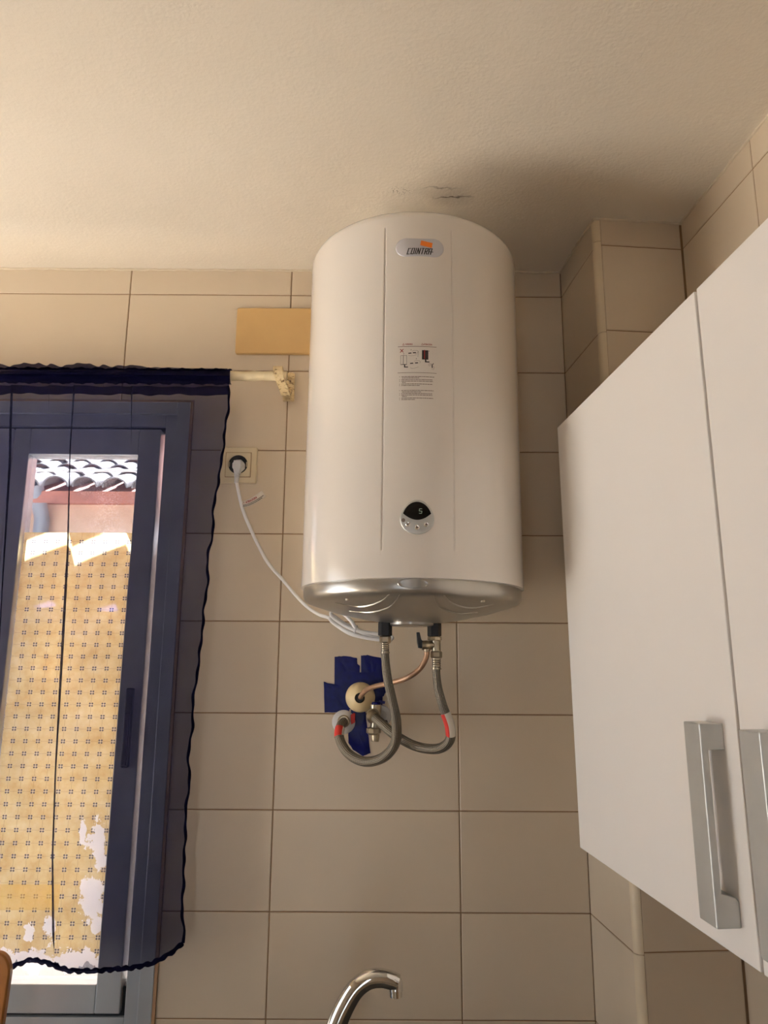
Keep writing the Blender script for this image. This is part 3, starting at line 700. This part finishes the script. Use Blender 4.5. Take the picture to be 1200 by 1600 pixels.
m = MB(); bar(m, .0082, .0195, 2.0358, 2.0535, .0005); bar(m, .0135, .0160, 2.0325, 2.0358, .0005); bar(m, .0135, .0215, 2.0305, 2.0325, .0005)
bar(m, -.0295, -.0185, 2.0258, 2.0268); bar(m, -.0235, -.0215, 2.0222, 2.0262); bar(m, -.0235, -.0165, 2.0205, 2.0222)
for s in (-.0295, -.0190): seg(m, s, 2.0262, s, 2.0435, .0005)
seg(m, -.0250, 2.0262, -.0250, 2.0435, .0009); seg(m, -.0295, 2.0435, -.0185, 2.0435, .0005)
for (s, z) in ((-.0160, 2.0473), (-.0080, 2.0482), (-.0128, 2.0280), (-.0042, 2.0288)): seg(m, s, z, s+.0055, z+.0005, .0019)
for (s, z) in ((-.0115, 2.0538), (-.0022, 2.0368), (.0205, 2.0520), (-.0245, 2.0465)): seg(m, s, z-.0008, s+.0006, z+.0010, .0009)
for (s, z) in ((.0012, 2.050), (.0014, 2.0474), (.0010, 2.0445), (.0008, 2.0415)): seg(m, s, z, s+.0004, z+.0012, .0008)
seg(m, .0245, 2.0285, .0262, 2.0255, .0007); seg(m, .0262, 2.0255, .0290, 2.0295, .0012); seg(m, .0262, 2.0255, .0265, 2.0205, .0018)
m.build('black_print', M_INK, not_, fix=False, smooth=0)
m = MB()
for pts in ([(-.0090, 2.0512), (-.0060, 2.0530), (-.0010, 2.0528), (.0014, 2.0515), (.0004, 2.0480), (-.0050, 2.0460)], [(-.0160, 2.0435), (-.0120, 2.0425), (-.0060, 2.0430), (-.0015, 2.0445)],
            [(-.0055, 2.0320), (-.0030, 2.0335), (.0030, 2.0332), (.0055, 2.0315), (.0040, 2.0285)], [(-.0120, 2.0205), (-.0105, 2.0185), (-.0050, 2.0190), (.0020, 2.0215)],
            [(.0200, 2.0265), (.0215, 2.0285), (.0240, 2.0270), (.0230, 2.0245), (.0205, 2.0240), (.0200, 2.0265)], [(.0250, 2.0180), (.0290, 2.0180), (.0300, 2.0225), (.0280, 2.0235)]):
    for a, b_ in zip(pts, pts[1:]): seg(m, *a, *b_, .0004)
m.build('line_drawing', M_GREYINK, not_, fix=False, smooth=0)
m = MB(); rl = random.Random(5)
def textline(s0, s1, z):                                 # print too small to read: a row of word-sized dashes
    s = s0
    while s < s1:
        L = min(rl.uniform(.002, .0062), s1-s); bar(m, s, s+L, z-.00055, z+.00055, .0005); s += L+.0006
for k, (a, b_, z, bullet) in enumerate(((-.028, .030, 2.0033, 1), (-.027, .003, 2.0007, 0), (-.028, .0275, 1.9977, 1), (-.028, .028, 1.9948, 1), (-.027, -.0205, 1.9922, 0), (-.028, .0265, 1.9895, 1), (-.028, .0045, 1.9868, 1),
                               (-.028, .0288, 1.9775, 1), (-.027, .0065, 1.9748, 0), (-.028, .0263, 1.9718, 1), (-.028, .0265, 1.9690, 1), (-.027, -.0185, 1.9663, 0), (-.028, .0280, 1.9633, 1), (-.028, -.0035, 1.9606, 1))):
    textline(a, b_, z)
    if bullet: bar(m, -.0316, -.0307, z-.0006, z+.0006, .0005)
m.build('small_print', M_GREYINK, not_, fix=False, smooth=0)
# control panel
pan = MB()
def shape(a): # rounded triangle: pointed round top, broad bottom
    x = .0286*math.sin(a)*(1-.13*math.cos(a)); z = .0298*math.cos(a); return x, z
def ctl(m, fn, layers, n=56, cx=0.0, cz=1.7500):
    for f_, off in layers:
        for i in range(n):
            x, z = fn(2*PI*i/n); m.v.append(tuple(wrap(cx+x*f_, cz+z*f_, off)))
    for j in range(len(layers)-1):
        for i in range(n): k = (i+1) % n; m.face((j*n+i, j*n+k, (j+1)*n+k, (j+1)*n+i))
    m.face(range((len(layers)-1)*n, len(layers)*n))
ctl(pan, shape, ((1, -.0005), (1.0, .0020), (.97, .0032), (.92, .0036), (.6, .0038), (.3, .0039)), 56)
cp = pan.build('control_panel', M_BRUSHED, ht, smooth=50); cp['label'] = 'silver rounded control panel with a dark display'
m = MB(); pts = []
for k in range(17): a = -1.16+2.32*k/16; pts.append((.0234*math.sin(a)/math.sin(1.16), 1.7558+.0200*(math.cos(a)-math.cos(1.16))/(1-math.cos(1.16))))
for k in range(1, 16): t = 1-2*k/16; pts.append((.0234*t, 1.7558-.0112*(1-t*t)))
cen = (0, 1.757)
b = len(m.v); m.v += [tuple(wrap(s, z, .0040)) for s, z in pts]+[tuple(wrap(cen[0]+(s-cen[0])*.5, cen[1]+(z-cen[1])*.5, .0045)) for s, z in pts]; n = len(pts)
for i in range(n): k = (i+1) % n; m.face((i, k, n+k, n+i))
m.face(range(n, 2*n)); scr = m.build('display', M_BLACKGLOSS, cp, smooth=30)
t = NT('digit_glow'); t.P(base=(.05, .06, .05), emit=lin((150, 165, 140)), estr=.35, rough=.5); M_DIGIT = t.m
m = MB(); x0, x1, z0, z1, zm = .0030, .0073, 1.7555, 1.7635, 1.7595; sh = .0008
for (a, b_, c, d) in ((x0+sh, z1, x1+sh, z1), (x0+sh, z1, x0+sh/2, zm), (x0+sh/2, zm, x1+sh/2, zm), (x1+sh/2, zm, x1, z0), (x0, z0, x1, z0)): seg(m, a, b_, c, d, .0009, .0052)
m.build('digit', M_DIGIT, scr, fix=False, smooth=0)
for (s, z) in ((-.0150, 1.7372), (0, 1.7318), (.0152, 1.7370)):
    p = wrap(s, z, .0034); nm = Vector((p.x, p.y, 0)).normalized(); mt = Matrix.Translation(p) @ nm.to_track_quat('Z', 'Y').to_matrix().to_4x4()
    m = MB(); m.lathe([(.0044, -.001), (.0042, .0012), (.0034, .0018), (.0024, .0014), (0, .0014)], 24, mt); m.build('button', M_CHROME, cp, smooth=40)
    m = MB(); m.lathe([(.0018, .0012), (.0018, .0018), (0, .0019)], 16, mt); m.build('button_mark', M_GREYINK, cp, smooth=40)
p = wrap(-.0229, 1.7440, .0030); nm = Vector((p.x, p.y, 0)).normalized(); m = MB(); m.lathe([(.0033, -.001), (.0033, .0012), (0, .0016)], 16, Matrix.Translation(p) @ nm.to_track_quat('Z', 'Y').to_matrix().to_4x4()); m.build('indicator_lamp', M_GREYINK, cp)
# wall bracket behind the drum
for z_ in (.42, .10): m = MB(); m.box(-.14, .14, HR-.05, HR+.018, z_, z_+.045); m.build('hanging_bracket', M_SILVER, ht, smooth=0)
# inlet and outlet with black insulating sleeves
hl = Vector((HX, HY, HZ))
INL = at(602, 985, HY); OUT = at(679, 985, HY)
def zat(v): return at(640, v, HY).z
for P_ in (INL, OUT):
    m = MB(); r = .0135; m.lathe([(r*.9, zat(966)-HZ), (r, zat(976)-HZ), (r, zat(993)-HZ), (r*.85, zat(994)-HZ)], 6, Matrix.Translation((P_.x-HX, 0, 0))); m.build('insulating_sleeve', M_BLACK, ht, smooth=20)

# ------------------------------------------------------------------ plumbing under the heater
def ferrule(m, x, y, z1, z0, r):
    n = 5; prof = []
    for k in range(n):
        a = z1+(z0-z1)*k/n; b = z1+(z0-z1)*(k+.55)/n; c = z1+(z0-z1)*(k+.75)/n; prof += [(r, a), (r, b), (r*.82, c)]
    prof += [(r*1.12, z0+(z1-z0)*.12), (r*1.12, z0)]
    m.lathe([(r*.5, z1)]+prof+[(r*.5, z0)], 20, Matrix.Translation((x, y, 0)))
def hexnut(m, x, y, z1, z0, r, n=6): m.lathe([(r*.86, z1), (r, z1-(z1-z0)*.15), (r, z0+(z1-z0)*.15), (r*.86, z0)], n, Matrix.Translation((x, y, 0)))
def sticker(path, t0, t1, r, mat, a0, a1, name, parent, up=Vector((0, -1, 0))):
    m = MB(); i0, i1 = int(t0*(len(path)-1)), int(t1*(len(path)-1)); n = 10
    for i in range(i0, i1+1):
        t = (path[i+1]-path[i-1]).normalized(); s_ = (up-t*up.dot(t)).normalized(); b_ = t.cross(s_)
        for k in range(n+1):
            a = a0+(a1-a0)*k/n; m.v.append(tuple(path[i]+s_*(r*math.cos(a))+b_*(r*math.sin(a))))
    for i in range(i1-i0):
        for k in range(n): q = i*(n+1)+k; m.face((q, q+1, q+n+2, q+n+1))
    return m.build(name, mat, parent, fix=False)
# left hose: outlet down, round and back up to the wall on the left
h1 = empty('flexible_hose', INL); tag(h1, 'braided steel hose from the left sleeve curling down to the wall outlet beside the tape', 'hose', 'braided hoses under the heater')
def rel(o, r): o.location = -r.location; return o
m = MB(); hexnut(m, INL.x, HY, zat(994), zat(1005), .0112); rel(m.build('hose_nut', M_NICKEL, h1, smooth=20), h1)
m = MB(); ferrule(m, INL.x, HY, zat(1005), zat(1021), .0080); rel(m.build('ferrule', M_NICKEL, h1, smooth=30), h1)
pth1 = spline([Vector((INL.x, HY, zat(1016))), Vector((INL.x+.0005, HY, zat(1030))), at(605.5, 1060, -.232), at(613, 1095, -.222), at(619.5, 1130, -.205), at(617, 1162, -.175), at(598, 1184, -.14), at(570, 1190, -.105), at(545, 1178, -.078), at(531, 1155, -.058), at(532, 1135, -.042), at(539, 1126, -.012)], 12)
m = MB(); m.tube(pth1, lambda t: .0074+.0026*min(1, t*2.2), 16); rel(m.build('braided_hose', M_BRAID, h1), h1)
rel(sticker(pth1, .835, .895, .0106, M_RED, -2.2, .6, 'red_sticker', h1), h1); rel(sticker(pth1, .835, .895, .0105, M_PAPER, .6, 2.0, 'paper_sticker', h1), h1)
m = MB(); q = at(537, 1127, -.018); m.lathe([(.008, 0), (.0125, .002), (.0135, .012), (.0105, .016), (.0095, .016)], 20, Matrix.Translation((q.x, -.006, q.z)) @ Matrix.Rotation(PI/2, 4, 'X')); rel(m.build('end_nut', M_NICKEL, h1), h1)
# safety valve under the right sleeve
sv = empty('safety_valve', OUT); tag(sv, 'nickel safety valve with a black lever under the right sleeve', 'valve')
ox = OUT.x
m = MB(); hexnut(m, ox, HY, zat(994), zat(1001), .0136, 8); m.lathe([(.0085, zat(1000)), (.0085, zat(1022))], 20, Matrix.Translation((ox+.003, HY, 0)))
m.lathe([(.0078, -.004), (.0082, .012), (.0092, .014), (.0092, .024), (.006, .025)], 18, Matrix.Translation((ox, HY, zat(1008))) @ Matrix.Rotation(-PI/2, 4, 'Y')); rel(m.build('valve_body', M_NICKEL, sv, smooth=30), sv)
m = MB(); q = at(658, 1008, HY); m.lathe([(.004, 0), (.0062, .001), (.0062, .007), (.003, .009)], 14, Matrix.Translation((q.x+.004, HY, q.z)) @ Matrix.Rotation(-PI/2, 4, 'Y'))
L_ = [at(650.5, 988, HY), at(655.5, 988, HY), at(658, 999, HY), at(661.5, 1004, HY), at(661, 1012, HY), at(653, 1012.5, HY), at(651.5, 1003, HY)]
m.prism([p+Vector((0, -.006, 0)) for p in L_], (0, .011, 0)); rel(m.build('valve_lever', M_BLACK, sv, smooth=20, bevel=.001), sv)
m = MB(); hexnut(m, ox+.003, HY, zat(1017), zat(1028), .0112, 6); rel(m.build('valve_nut', M_NICKEL, sv, smooth=20), sv)
q = at(667, 1014, HY); m = MB(); m.lathe([(.0055, q.z+.006), (.0062, q.z+.001), (.0062, q.z-.005), (.005, q.z-.006)], 14, Matrix.Translation((q.x, HY, 0))); rel(m.build('drain_spigot', M_NICKEL, sv), sv)
# right hose
h2 = empty('flexible_hose', Vector((ox+.003, HY, zat(1030)))); tag(h2, 'braided steel hose from the safety valve looping left to the angle valve', 'hose', 'braided hoses under the heater')
m = MB(); ferrule(m, ox+.003, HY, zat(1029), zat(1046), .0085); rel(m.build('ferrule', M_NICKEL, h2, smooth=30), h2)
pth2 = spline([Vector((ox+.003, HY, zat(1041))), at(682, 1055, HY), at(684.5, 1075, -.235), at(692, 1103, -.232), at(703, 1135, -.225), at(702, 1158, -.208), at(683, 1170, -.185), at(650, 1166, -.16), at(618, 1149, -.135), at(598, 1132, -.110), at(584, 1120, -.082)], 12)
m = MB(); m.tube(pth2, lambda t: .0074+.0022*min(1, t*1.8), 16); rel(m.build('braided_hose', M_BRAID, h2), h2)
rel(sticker(pth2, .34, .455, .0098, M_PAPER, -1.6, .35, 'paper_sticker', h2), h2); rel(sticker(pth2, .34, .455, .0099, M_RED, .35, 1.7, 'red_sticker', h2), h2)
e1, e0 = pth2[-1], pth2[-6]; d = (e1-e0).normalized(); m = MB(); m.lathe([(.0098, -.006), (.0122, -.003), (.0128, .008), (.009, .012)], 18, Matrix.Translation(e1) @ d.to_track_quat('Z', 'Y').to_matrix().to_4x4()); rel(m.build('end_nut', M_NICKEL, h2), h2)
# angle valve on the wall
av = empty('angle_valve', at(587, 1118, 0)); tag(av, 'nickel angle valve on the wall with a blue cap beside the beige drain cup', 'valve')
AY = -.052
def lz(m, u, y, prof, n=20): c = at(u, 1115, y); m.lathe([(r, at(u, v, y).z) for r, v in prof], n, Matrix.Translation((c.x, y, 0)))
m = MB(); lz(m, 587, AY, [(.004, 1100), (.0118, 1101), (.0118, 1112), (.0105, 1116), (.0105, 1132), (.0115, 1137)])
c = at(588, 1120, 0); m.lathe([(.0095, 0), (.0095, .05)], 16, Matrix.Translation((c.x, -.002, c.z)) @ Matrix.Rotation(PI/2, 4, 'X'))
c = at(583, 1119, AY); m.lathe([(.0135, -.012), (.0135, .014), (.0115, .02), (.009, .02)], 18, Matrix.Translation((c.x, AY-.004, c.z)) @ Matrix.Rotation(PI/2-.3, 4, 'X')); rel(m.build('valve_body', M_NICKEL, av, smooth=35), av)
m = MB(); lz(m, 584, AY, [(.010, 1136), (.0155, 1138), (.0155, 1145), (.011, 1148)], 8); rel(m.build('packing_nut', M_NICKEL, av, smooth=20), av)
m = MB(); lz(m, 586.5, AY, [(.0095, 1147), (.0088, 1152), (.0075, 1158.5), (.006, 1158.5), (.006, 1153)], 18); rel(m.build('outlet_nozzle', M_NICKEL, av), av)
m = MB(); lz(m, 588, AY, [(.0102, 1101), (.0102, 1098), (.0085, 1096.5), (0, 1096.3)], 20); rel(m.build('cap', M_TAPE, av), av)
c = at(600.5, 1131, AY); m = MB(); m.lathe([(.007, -.006), (.0078, -.004), (.0078, .005), (.006, .007)], 10, Matrix.Translation((c.x, AY, c.z)) @ Matrix.Rotation(PI/2, 4, 'Y')); rel(m.build('black_knob', M_BLACK, av, smooth=20), av)
# escutcheons
for (u, v, r, lab) in ((537, 1128, .0255, 'grey round wall rosette behind the left hose end below the tape'), (596, 1118, .0225, 'grey round wall rosette behind the angle valve')):
    c = at(u, v, 0); m = MB(); m.lathe([(r, 0), (r, .0015), (r*.9, .004), (r*.5, .0058), (r*.46, .0052), (0, .0052)], 36, Matrix.Translation((c.x, .0, c.z)) @ Matrix.Rotation(PI/2, 4, 'X'))
    tag(m.build('wall_rosette', M_GREYPL), lab, 'rosette', 'wall rosettes under the heater')
# beige drain cup with its black throat
dc = empty('drain_cup', at(562, 1091, 0)); tag(dc, 'round beige drain cup on the blue tape with a tube in its black hole', 'drain cup')
c = at(562.5, 1090, -.03); R = .0325
m = MB(); prof = [(R*.95, -.03), (R, -.022)]+[(R*math.cos(a), -.022+.040*math.sin(a)) for a in [PI/2*k/9*.83 for k in range(1, 10)]]
mt = Matrix.Translation((c.x, -.031, c.z)) @ Matrix.Rotation(PI/2, 4, 'X'); rr, zz_ = prof[-1]
m.lathe(prof, 40, mt); rel(m.build('cup', M_CREAM, dc, smooth=60), dc)
m = MB(); m.lathe([(rr*1.25, zz_-.004), (rr*1.25, zz_+.0006), (rr*1.05, zz_+.0014), (rr*.9, zz_+.0003), (0, zz_+.0003)], 28, mt); rel(m.build('throat', M_BLACKGLOSS, dc), dc)
# drain tube
dt = spline([at(667, 1016, HY), at(665.5, 1028, -.233), at(655, 1046, -.222), at(634, 1060, -.20), at(606, 1068, -.165), at(584, 1073, -.13), at(570, 1080, -.09), at(563, 1090, -.045)], 10)
m = MB(); m.tube(dt, lambda t: .0053, 12); tag(m.build('drain_tube', M_COPPER), 'bent copper-coloured drain tube from the safety valve into the beige cup', 'tube')
# blue tape: separate torn strips stuck over each other
tapes = [([(523, 1026), (537, 1025), (558, 1028), (558, 1037), (562, 1040), (562, 1108), (523, 1108)], .0004, 'tall torn strip of dark blue tape at the upper left of the drain cup'),
         ([(564, 1024.5), (574, 1023.5), (597, 1028), (598, 1070), (597, 1108), (563.5, 1108)], .0007, 'tall strip of dark blue tape at the upper right of the drain cup'),
         ([(506, 1065), (515, 1068), (523, 1069), (545, 1072), (546, 1112), (530, 1113), (507, 1113.5)], .0010, 'short strip of dark blue tape left of the drain cup'),
         ([(530, 1051), (604, 1050.5), (602, 1062), (604, 1080), (600, 1087), (594, 1091), (530, 1090)], .0013, 'wide strip of dark blue tape across the top of the drain cup'),
         ([(549, 1104), (570, 1104), (573, 1130), (579, 1177), (567, 1181), (552, 1172), (544, 1160), (545, 1138)], .0007, 'long strip of dark blue tape hanging below the drain cup')]
for pts, d, lab in tapes:
    m = MB(); n = len(pts); P_ = [at(u, v, 0) for u, v in pts]; c = sum(P_, Vector())/n; fine = []
    for i in range(n):
        a, b_ = P_[i], P_[(i+1) % n]
        for k in range(4): q = a.lerp(b_, k/4); fine.append(q+Vector((random.uniform(-.0006, .0006), 0, random.uniform(-.0006, .0006))))
    n = len(fine); m.v += [(p.x, -d+.0003, p.z) for p in fine]
    for f_ in (1, .8, .55, .25): m.v += [(c.x+(p.x-c.x)*f_, -d-random.uniform(0, .0006)*(f_ < 1)-.0002, c.z+(p.z-c.z)*f_) for p in fine]
    for j in range(4):
        for i in range(n): k = (i+1) % n; m.face((j*n+i, j*n+k, (j+1)*n+k, (j+1)*n+i))
    m.face(range(4*n, 5*n)); tag(m.build('tape_strip', M_TAPE, smooth=25), lab, 'tape', 'blue tape strips')
m = MB(); P_ = [at(u, v, -.006) for u, v in ((592, 1094), (602, 1096), (601, 1100), (594, 1099))]; m.prism(P_, (0, .0055, 0)); tag(m.build('tape_scrap', M_TAPE2, smooth=0), 'tiny lighter blue tape scrap above the angle valve', 'tape')
m = MB(); P_ = [at(u, v, -.010) for u, v in ((548, 1117), (553, 1114), (555, 1115), (554.5, 1129), (549, 1132), (548, 1128))]; m.prism(P_, (0, .009, 0)); tag(m.build('red_tag', M_RED, smooth=0, bevel=.0008), 'small red tag on the tape beside the left hose end', 'tag')

# ------------------------------------------------------------------ power cord with plug
pc = empty('power_cord', (-.303, -.012, 1.96)); tag(pc, 'white power cord running from the wall socket to the water heater', 'power cord')
pq = at(371.5, 726, -.03); PXc = pq.x
m = MB(); prof = [(.0145, 0), (.0150, .004), (.0150, .013), (.0115, .022)]
m.lathe([(0, 0)]+prof+[(0, .023)], 8, Matrix.Translation((PXc, -.0105, pq.z)) @ Matrix.Rotation(PI/2, 4, 'X') @ Matrix.Rotation(PI/8, 4, 'Z'))
m.prism([Vector((PXc-.0085, -.022, pq.z+.009)), Vector((PXc+.0085, -.022, pq.z+.009)), Vector((PXc+.0095, -.022, pq.z-.008)), Vector((PXc+.0065, -.022, pq.z-.021)), Vector((PXc-.0065, -.022, pq.z-.021)), Vector((PXc-.0095, -.022, pq.z-.008))], (0, -.016, 0))
plug = rel(m.build('plug', M_GREYPL, pc, smooth=20, bevel=.0015), pc)
c0 = at(369, 741, -.032); c1 = at(370, 752, -.032)
m = MB()
for k in range(5):
    q = Vector((PXc-.0005, -.030, pq.z-.021)).lerp(Vector((PXc-.0012, -.030, pq.z-.042)), k/5); m.lathe([(.0068-.0005*k, .0017), (.0072-.0005*k, 0), (.0068-.0005*k, -.0017)], 14, Matrix.Translation(q))
m.tube([Vector((PXc, -.030, pq.z-.018)), Vector((PXc-.0012, -.030, pq.z-.044))], .0048, 10); rel(m.build('strain_relief', M_GREYPL, pc), pc)
cp_ = [Vector((PXc-.0012, -.030, pq.z-.040)), at(371, 760, -.030), at(379, 795, -.024), at(394, 832, -.018), at(414, 872, -.014), at(427, 890, -.014), at(441, 905, -.018), at(462, 930, -.04), at(480, 948, -.075), at(498, 960, -.11), at(515, 966, -.14), at(528, 978, -.16), at(548, 989, -.175), at(575, 997, -.185), at(604, 1000, -.19), at(613, 996, -.192), at(600, 992, -.186), at(560, 986, -.18), at(540, 978, -.17), at(522, 966, -.165), at(517, 958, -.165), at(524, 953, -.168), at(538, 960, -.17), at(550, 972, -.175), at(558, 984, -.178), at(580, 994, -.182), at(612, 1002, -.186)]
m = MB(); m.tube(spline(cp_, 8), .0037, 10); rel(m.build('cable', M_WHITEPL, pc), pc)
lp = [at(556, 988, -.172), at(548, 980, -.166), at(534, 972, -.162), at(520, 962, -.158), at(516, 968, -.156), at(530, 980, -.162), at(552, 992, -.17), at(590, 999, -.18), at(606, 995, -.18)]
m = MB(); m.tube(spline(lp, 8), .0037, 10); rel(m.build('cable_loop', M_WHITEPL, pc), pc)
q = at(554, 985, -.172); m = MB()
m.tube([q+Vector((.003*math.cos(a)+.002, .010*math.sin(a), .0095*math.cos(a)*1.0)) for a in [2*PI*k/16 for k in range(17)]], .0012, 6); rel(m.build('wire_tie', M_GREYPL, pc), pc)
# warning flag wrapped on the cord
fl = [at(377.5, 788, -.024), at(388, 785.5, -.032), at(399, 780, -.036), at(412.5, 771, -.034)]; fs = spline(fl, 8)
m = MB(); n = len(fs)
for i, p in enumerate(fs):
    k = i/(n-1); hgt = .0082; t = (fs[min(i+1, n-1)]-fs[max(0, i-1)]).normalized(); up_ = Vector((0, 0, 1)); up_ = (up_-t*up_.dot(t)).normalized()
    m.v.append(tuple(p+up_*hgt)); m.v.append(tuple(p-up_*hgt))
for i in range(n-1): m.face((2*i, 2*i+1, 2*i+3, 2*i+2))
fg = rel(m.build('warning_flag', M_PAPER, pc, fix=False), pc); fg.modifiers.new('thick', 'SOLIDIFY').thickness = .0004
def onflag(s, z, off=0):                                 # s 0..1 along, z -1..1 across
    k = s*(n-1); i = min(n-2, int(k)); f_ = k-i; p = fs[i].lerp(fs[i+1], f_); t = (fs[i+1]-fs[i]).normalized(); up_ = (Vector((0, 0, 1))-t*t.z).normalized()
    return p+up_*(.0082*z)+Vector((0, -off, 0))
m = MB(); lettering(m, 'ATENCION', .20, .74, -.05, .62, .0006, .04, 0, onflag)
for a, b_ in ((.05, .105), (.105, .16)): m.poly([onflag(a, -.05 if a < .1 else .6, .0006), onflag(b_, .6 if a < .1 else -.05, .0006), onflag(b_+.012, .6 if a < .1 else -.05, .0006), onflag(a+.012, -.05 if a < .1 else .6, .0006)])
rel(m.build('red_lettering', M_REDINK, fg, fix=False, smooth=0), pc).location = (0, 0, 0)
m = MB()
for z_, s1_ in ((-.38, .95), (-.75, .88)):
    for k in range(14): a = .06+(s1_-.06)*k/14; b_ = a+(s1_-.06)/14*.93; m.poly([onflag(a, z_-.09, .0006), onflag(b_, z_-.09, .0006), onflag(b_, z_+.09, .0006), onflag(a, z_+.09, .0006)])
rel(m.build('small_print', M_INK, fg, fix=False, smooth=0), pc).location = (0, 0, 0)

# ------------------------------------------------------------------ kitchen: worktop, mixer tap, board
m = MB(); m.box(XL+.001, XC-.003, -.62, .0, .66, .70); tag(m.build('worktop', M_WORKTOP, smooth=0, bevel=.003), 'dark stone kitchen worktop along the tiled wall under the window', 'worktop')
m = MB()
for (x0, x1) in ((XL+.01, -.85), (-.845, -.2), (-.195, XC-.01)): pass
m.box(XL+.01, XC-.02, -.58, -.005, ZF+.1, .659); m.box(XL+.01, XC-.02, -.53, -.005, ZF, ZF+.1); tag(m.build('base_cabinet', M_CABINET, smooth=0), 'white base cabinet carrying the worktop', 'cabinet')
FY = -.30
fc = empty('mixer_tap', at(524, 1610, FY)); tag(fc, 'chrome kitchen tap with a curved spout at the bottom of the tiled wall', 'tap')
fp = [Vector((at(520, 1600, FY).x-.012, FY, .705)), at(514, 1680, FY), at(520, 1625, FY), at(528, 1597, FY), at(540, 1570, FY), at(556, 1545, FY), at(575, 1531, FY), at(595, 1528, FY), at(612, 1532, FY), at(621, 1536, FY)]
m = MB(); m.tube(spline(fp, 10), lambda t: .0175-.004*max(0, (t-.25)/.75), 24); rel(m.build('spout', M_CHROME, fc, smooth=60), fc)
q = at(618.5, 1540, FY)
m = MB(); m.lathe([(.004, .013), (.0095, .011), (.0118, .004), (.0118, -.007), (.0108, -.0075), (.0108, -.016), (.009, -.0165), (.0085, -.012)], 24, Matrix.Translation(q)); rel(m.build('aerator', M_CHROME, fc, smooth=40), fc)
m = MB(); b0 = fp[0]; m.lathe([(.028, .700), (.028, .706), (.024, .712), (.0235, .735), (.018, .742), (0, .743)], 28, Matrix.Translation((b0.x, FY, 0))); rel(m.build('tap_base', M_CHROME, fc, smooth=40), fc)
# rounded wooden board standing on the worktop in front of the window
bq = at(-8, 1520, -.16); m = MB(); pts = []
for k in range(25): a = PI*k/24; pts.append((.028*math.cos(a), .028*math.sin(a)*1.35))
zt = at(8, 1487, -.16).z; cxx = at(17, 1520, -.16).x-.028
P_ = [Vector((cxx+x, -.166, zt-.0378+z)) for x, z in pts]+[Vector((cxx-.028, -.166, .85)), Vector((cxx-.06, -.166, .80)), Vector((cxx-.06, -.166, .701)), Vector((cxx+.028, -.166, .701)), Vector((cxx+.022, -.166, .82))]
m.prism(P_, (0, .016, 0)); tag(m.build('wooden_board', M_WOOD, smooth=40, bevel=.003), 'rounded end of a brown wooden board at the left in front of the window', 'wooden board')

# ------------------------------------------------------------------ wall cabinet on the right
AD = -.1337                                             # door plane, along GV from the chase corner
cb = empty('wall_cabinet', C0+GV*AD+Vector((0, 0, 1.205)), (0, 0, 0))
cb.matrix_world = Matrix.Translation(C0+GV*(AD+.003)+Vector((0, 0, 1.205))) @ Matrix.Rotation(SK, 4, 'Z') @ Matrix.Rotation(-.0098, 4, 'Y')
tag(cb, 'white wall cabinet with two flat doors and bar handles at the right', 'cabinet')
CBH = .7415; B0, B1, B2 = -.332, -.854, -1.376          # far edge, seam, near edge
m = MB(); t_ = .016; D_ = CW-AD-.012
m.box(.020, D_, B0-.002-t_, B0-.002, 0, CBH); m.box(.020, D_, B2+.002, B2+.002+t_, 0, CBH); m.box(.020, D_, B2+.018, B0-.018, 0, t_); m.box(.020, D_, B2+.018, B0-.018, CBH-t_, CBH); m.box(D_-.006, D_, B2+.018, B0-.018, t_, CBH-t_)
m.box(.022, D_-.01, B1-.008, B1+.008, t_, CBH-t_); m.build('carcass', M_CABEDGE, cb, smooth=0)
for (b0, b1, sgn) in ((B1+.0028, B0, 1), (B2, B1-.0028, -1)):
    m = MB(); m.box(0, .019, b0, b1, 0, CBH); dr = m.build('door', M_CABINET, cb, smooth=0, bevel=.0012)
    hb = B1+.030 if sgn > 0 else B1-.047-.036           # near edge of the handle
    hz0, hz1, W_, PR, FT = .0315, .238, .036, .027, .0085
    m = MB()
    m.prism([Vector((-PR, hb, hz0)), Vector((-PR, hb, hz1)), Vector((0, hb, hz1)), Vector((0, hb, hz1-.028)), Vector((-PR+FT, hb, hz1-.028)), Vector((-PR+FT, hb, hz0+.034)), Vector((-.004, hb, hz0+.030)), Vector((0, hb, hz0+.026)), Vector((0, hb, hz0))], (0, W_, 0))
    m.build('handle', M_BRUSHED, dr, smooth=0, bevel=.0012)['label'] = 'brushed steel bar handle'
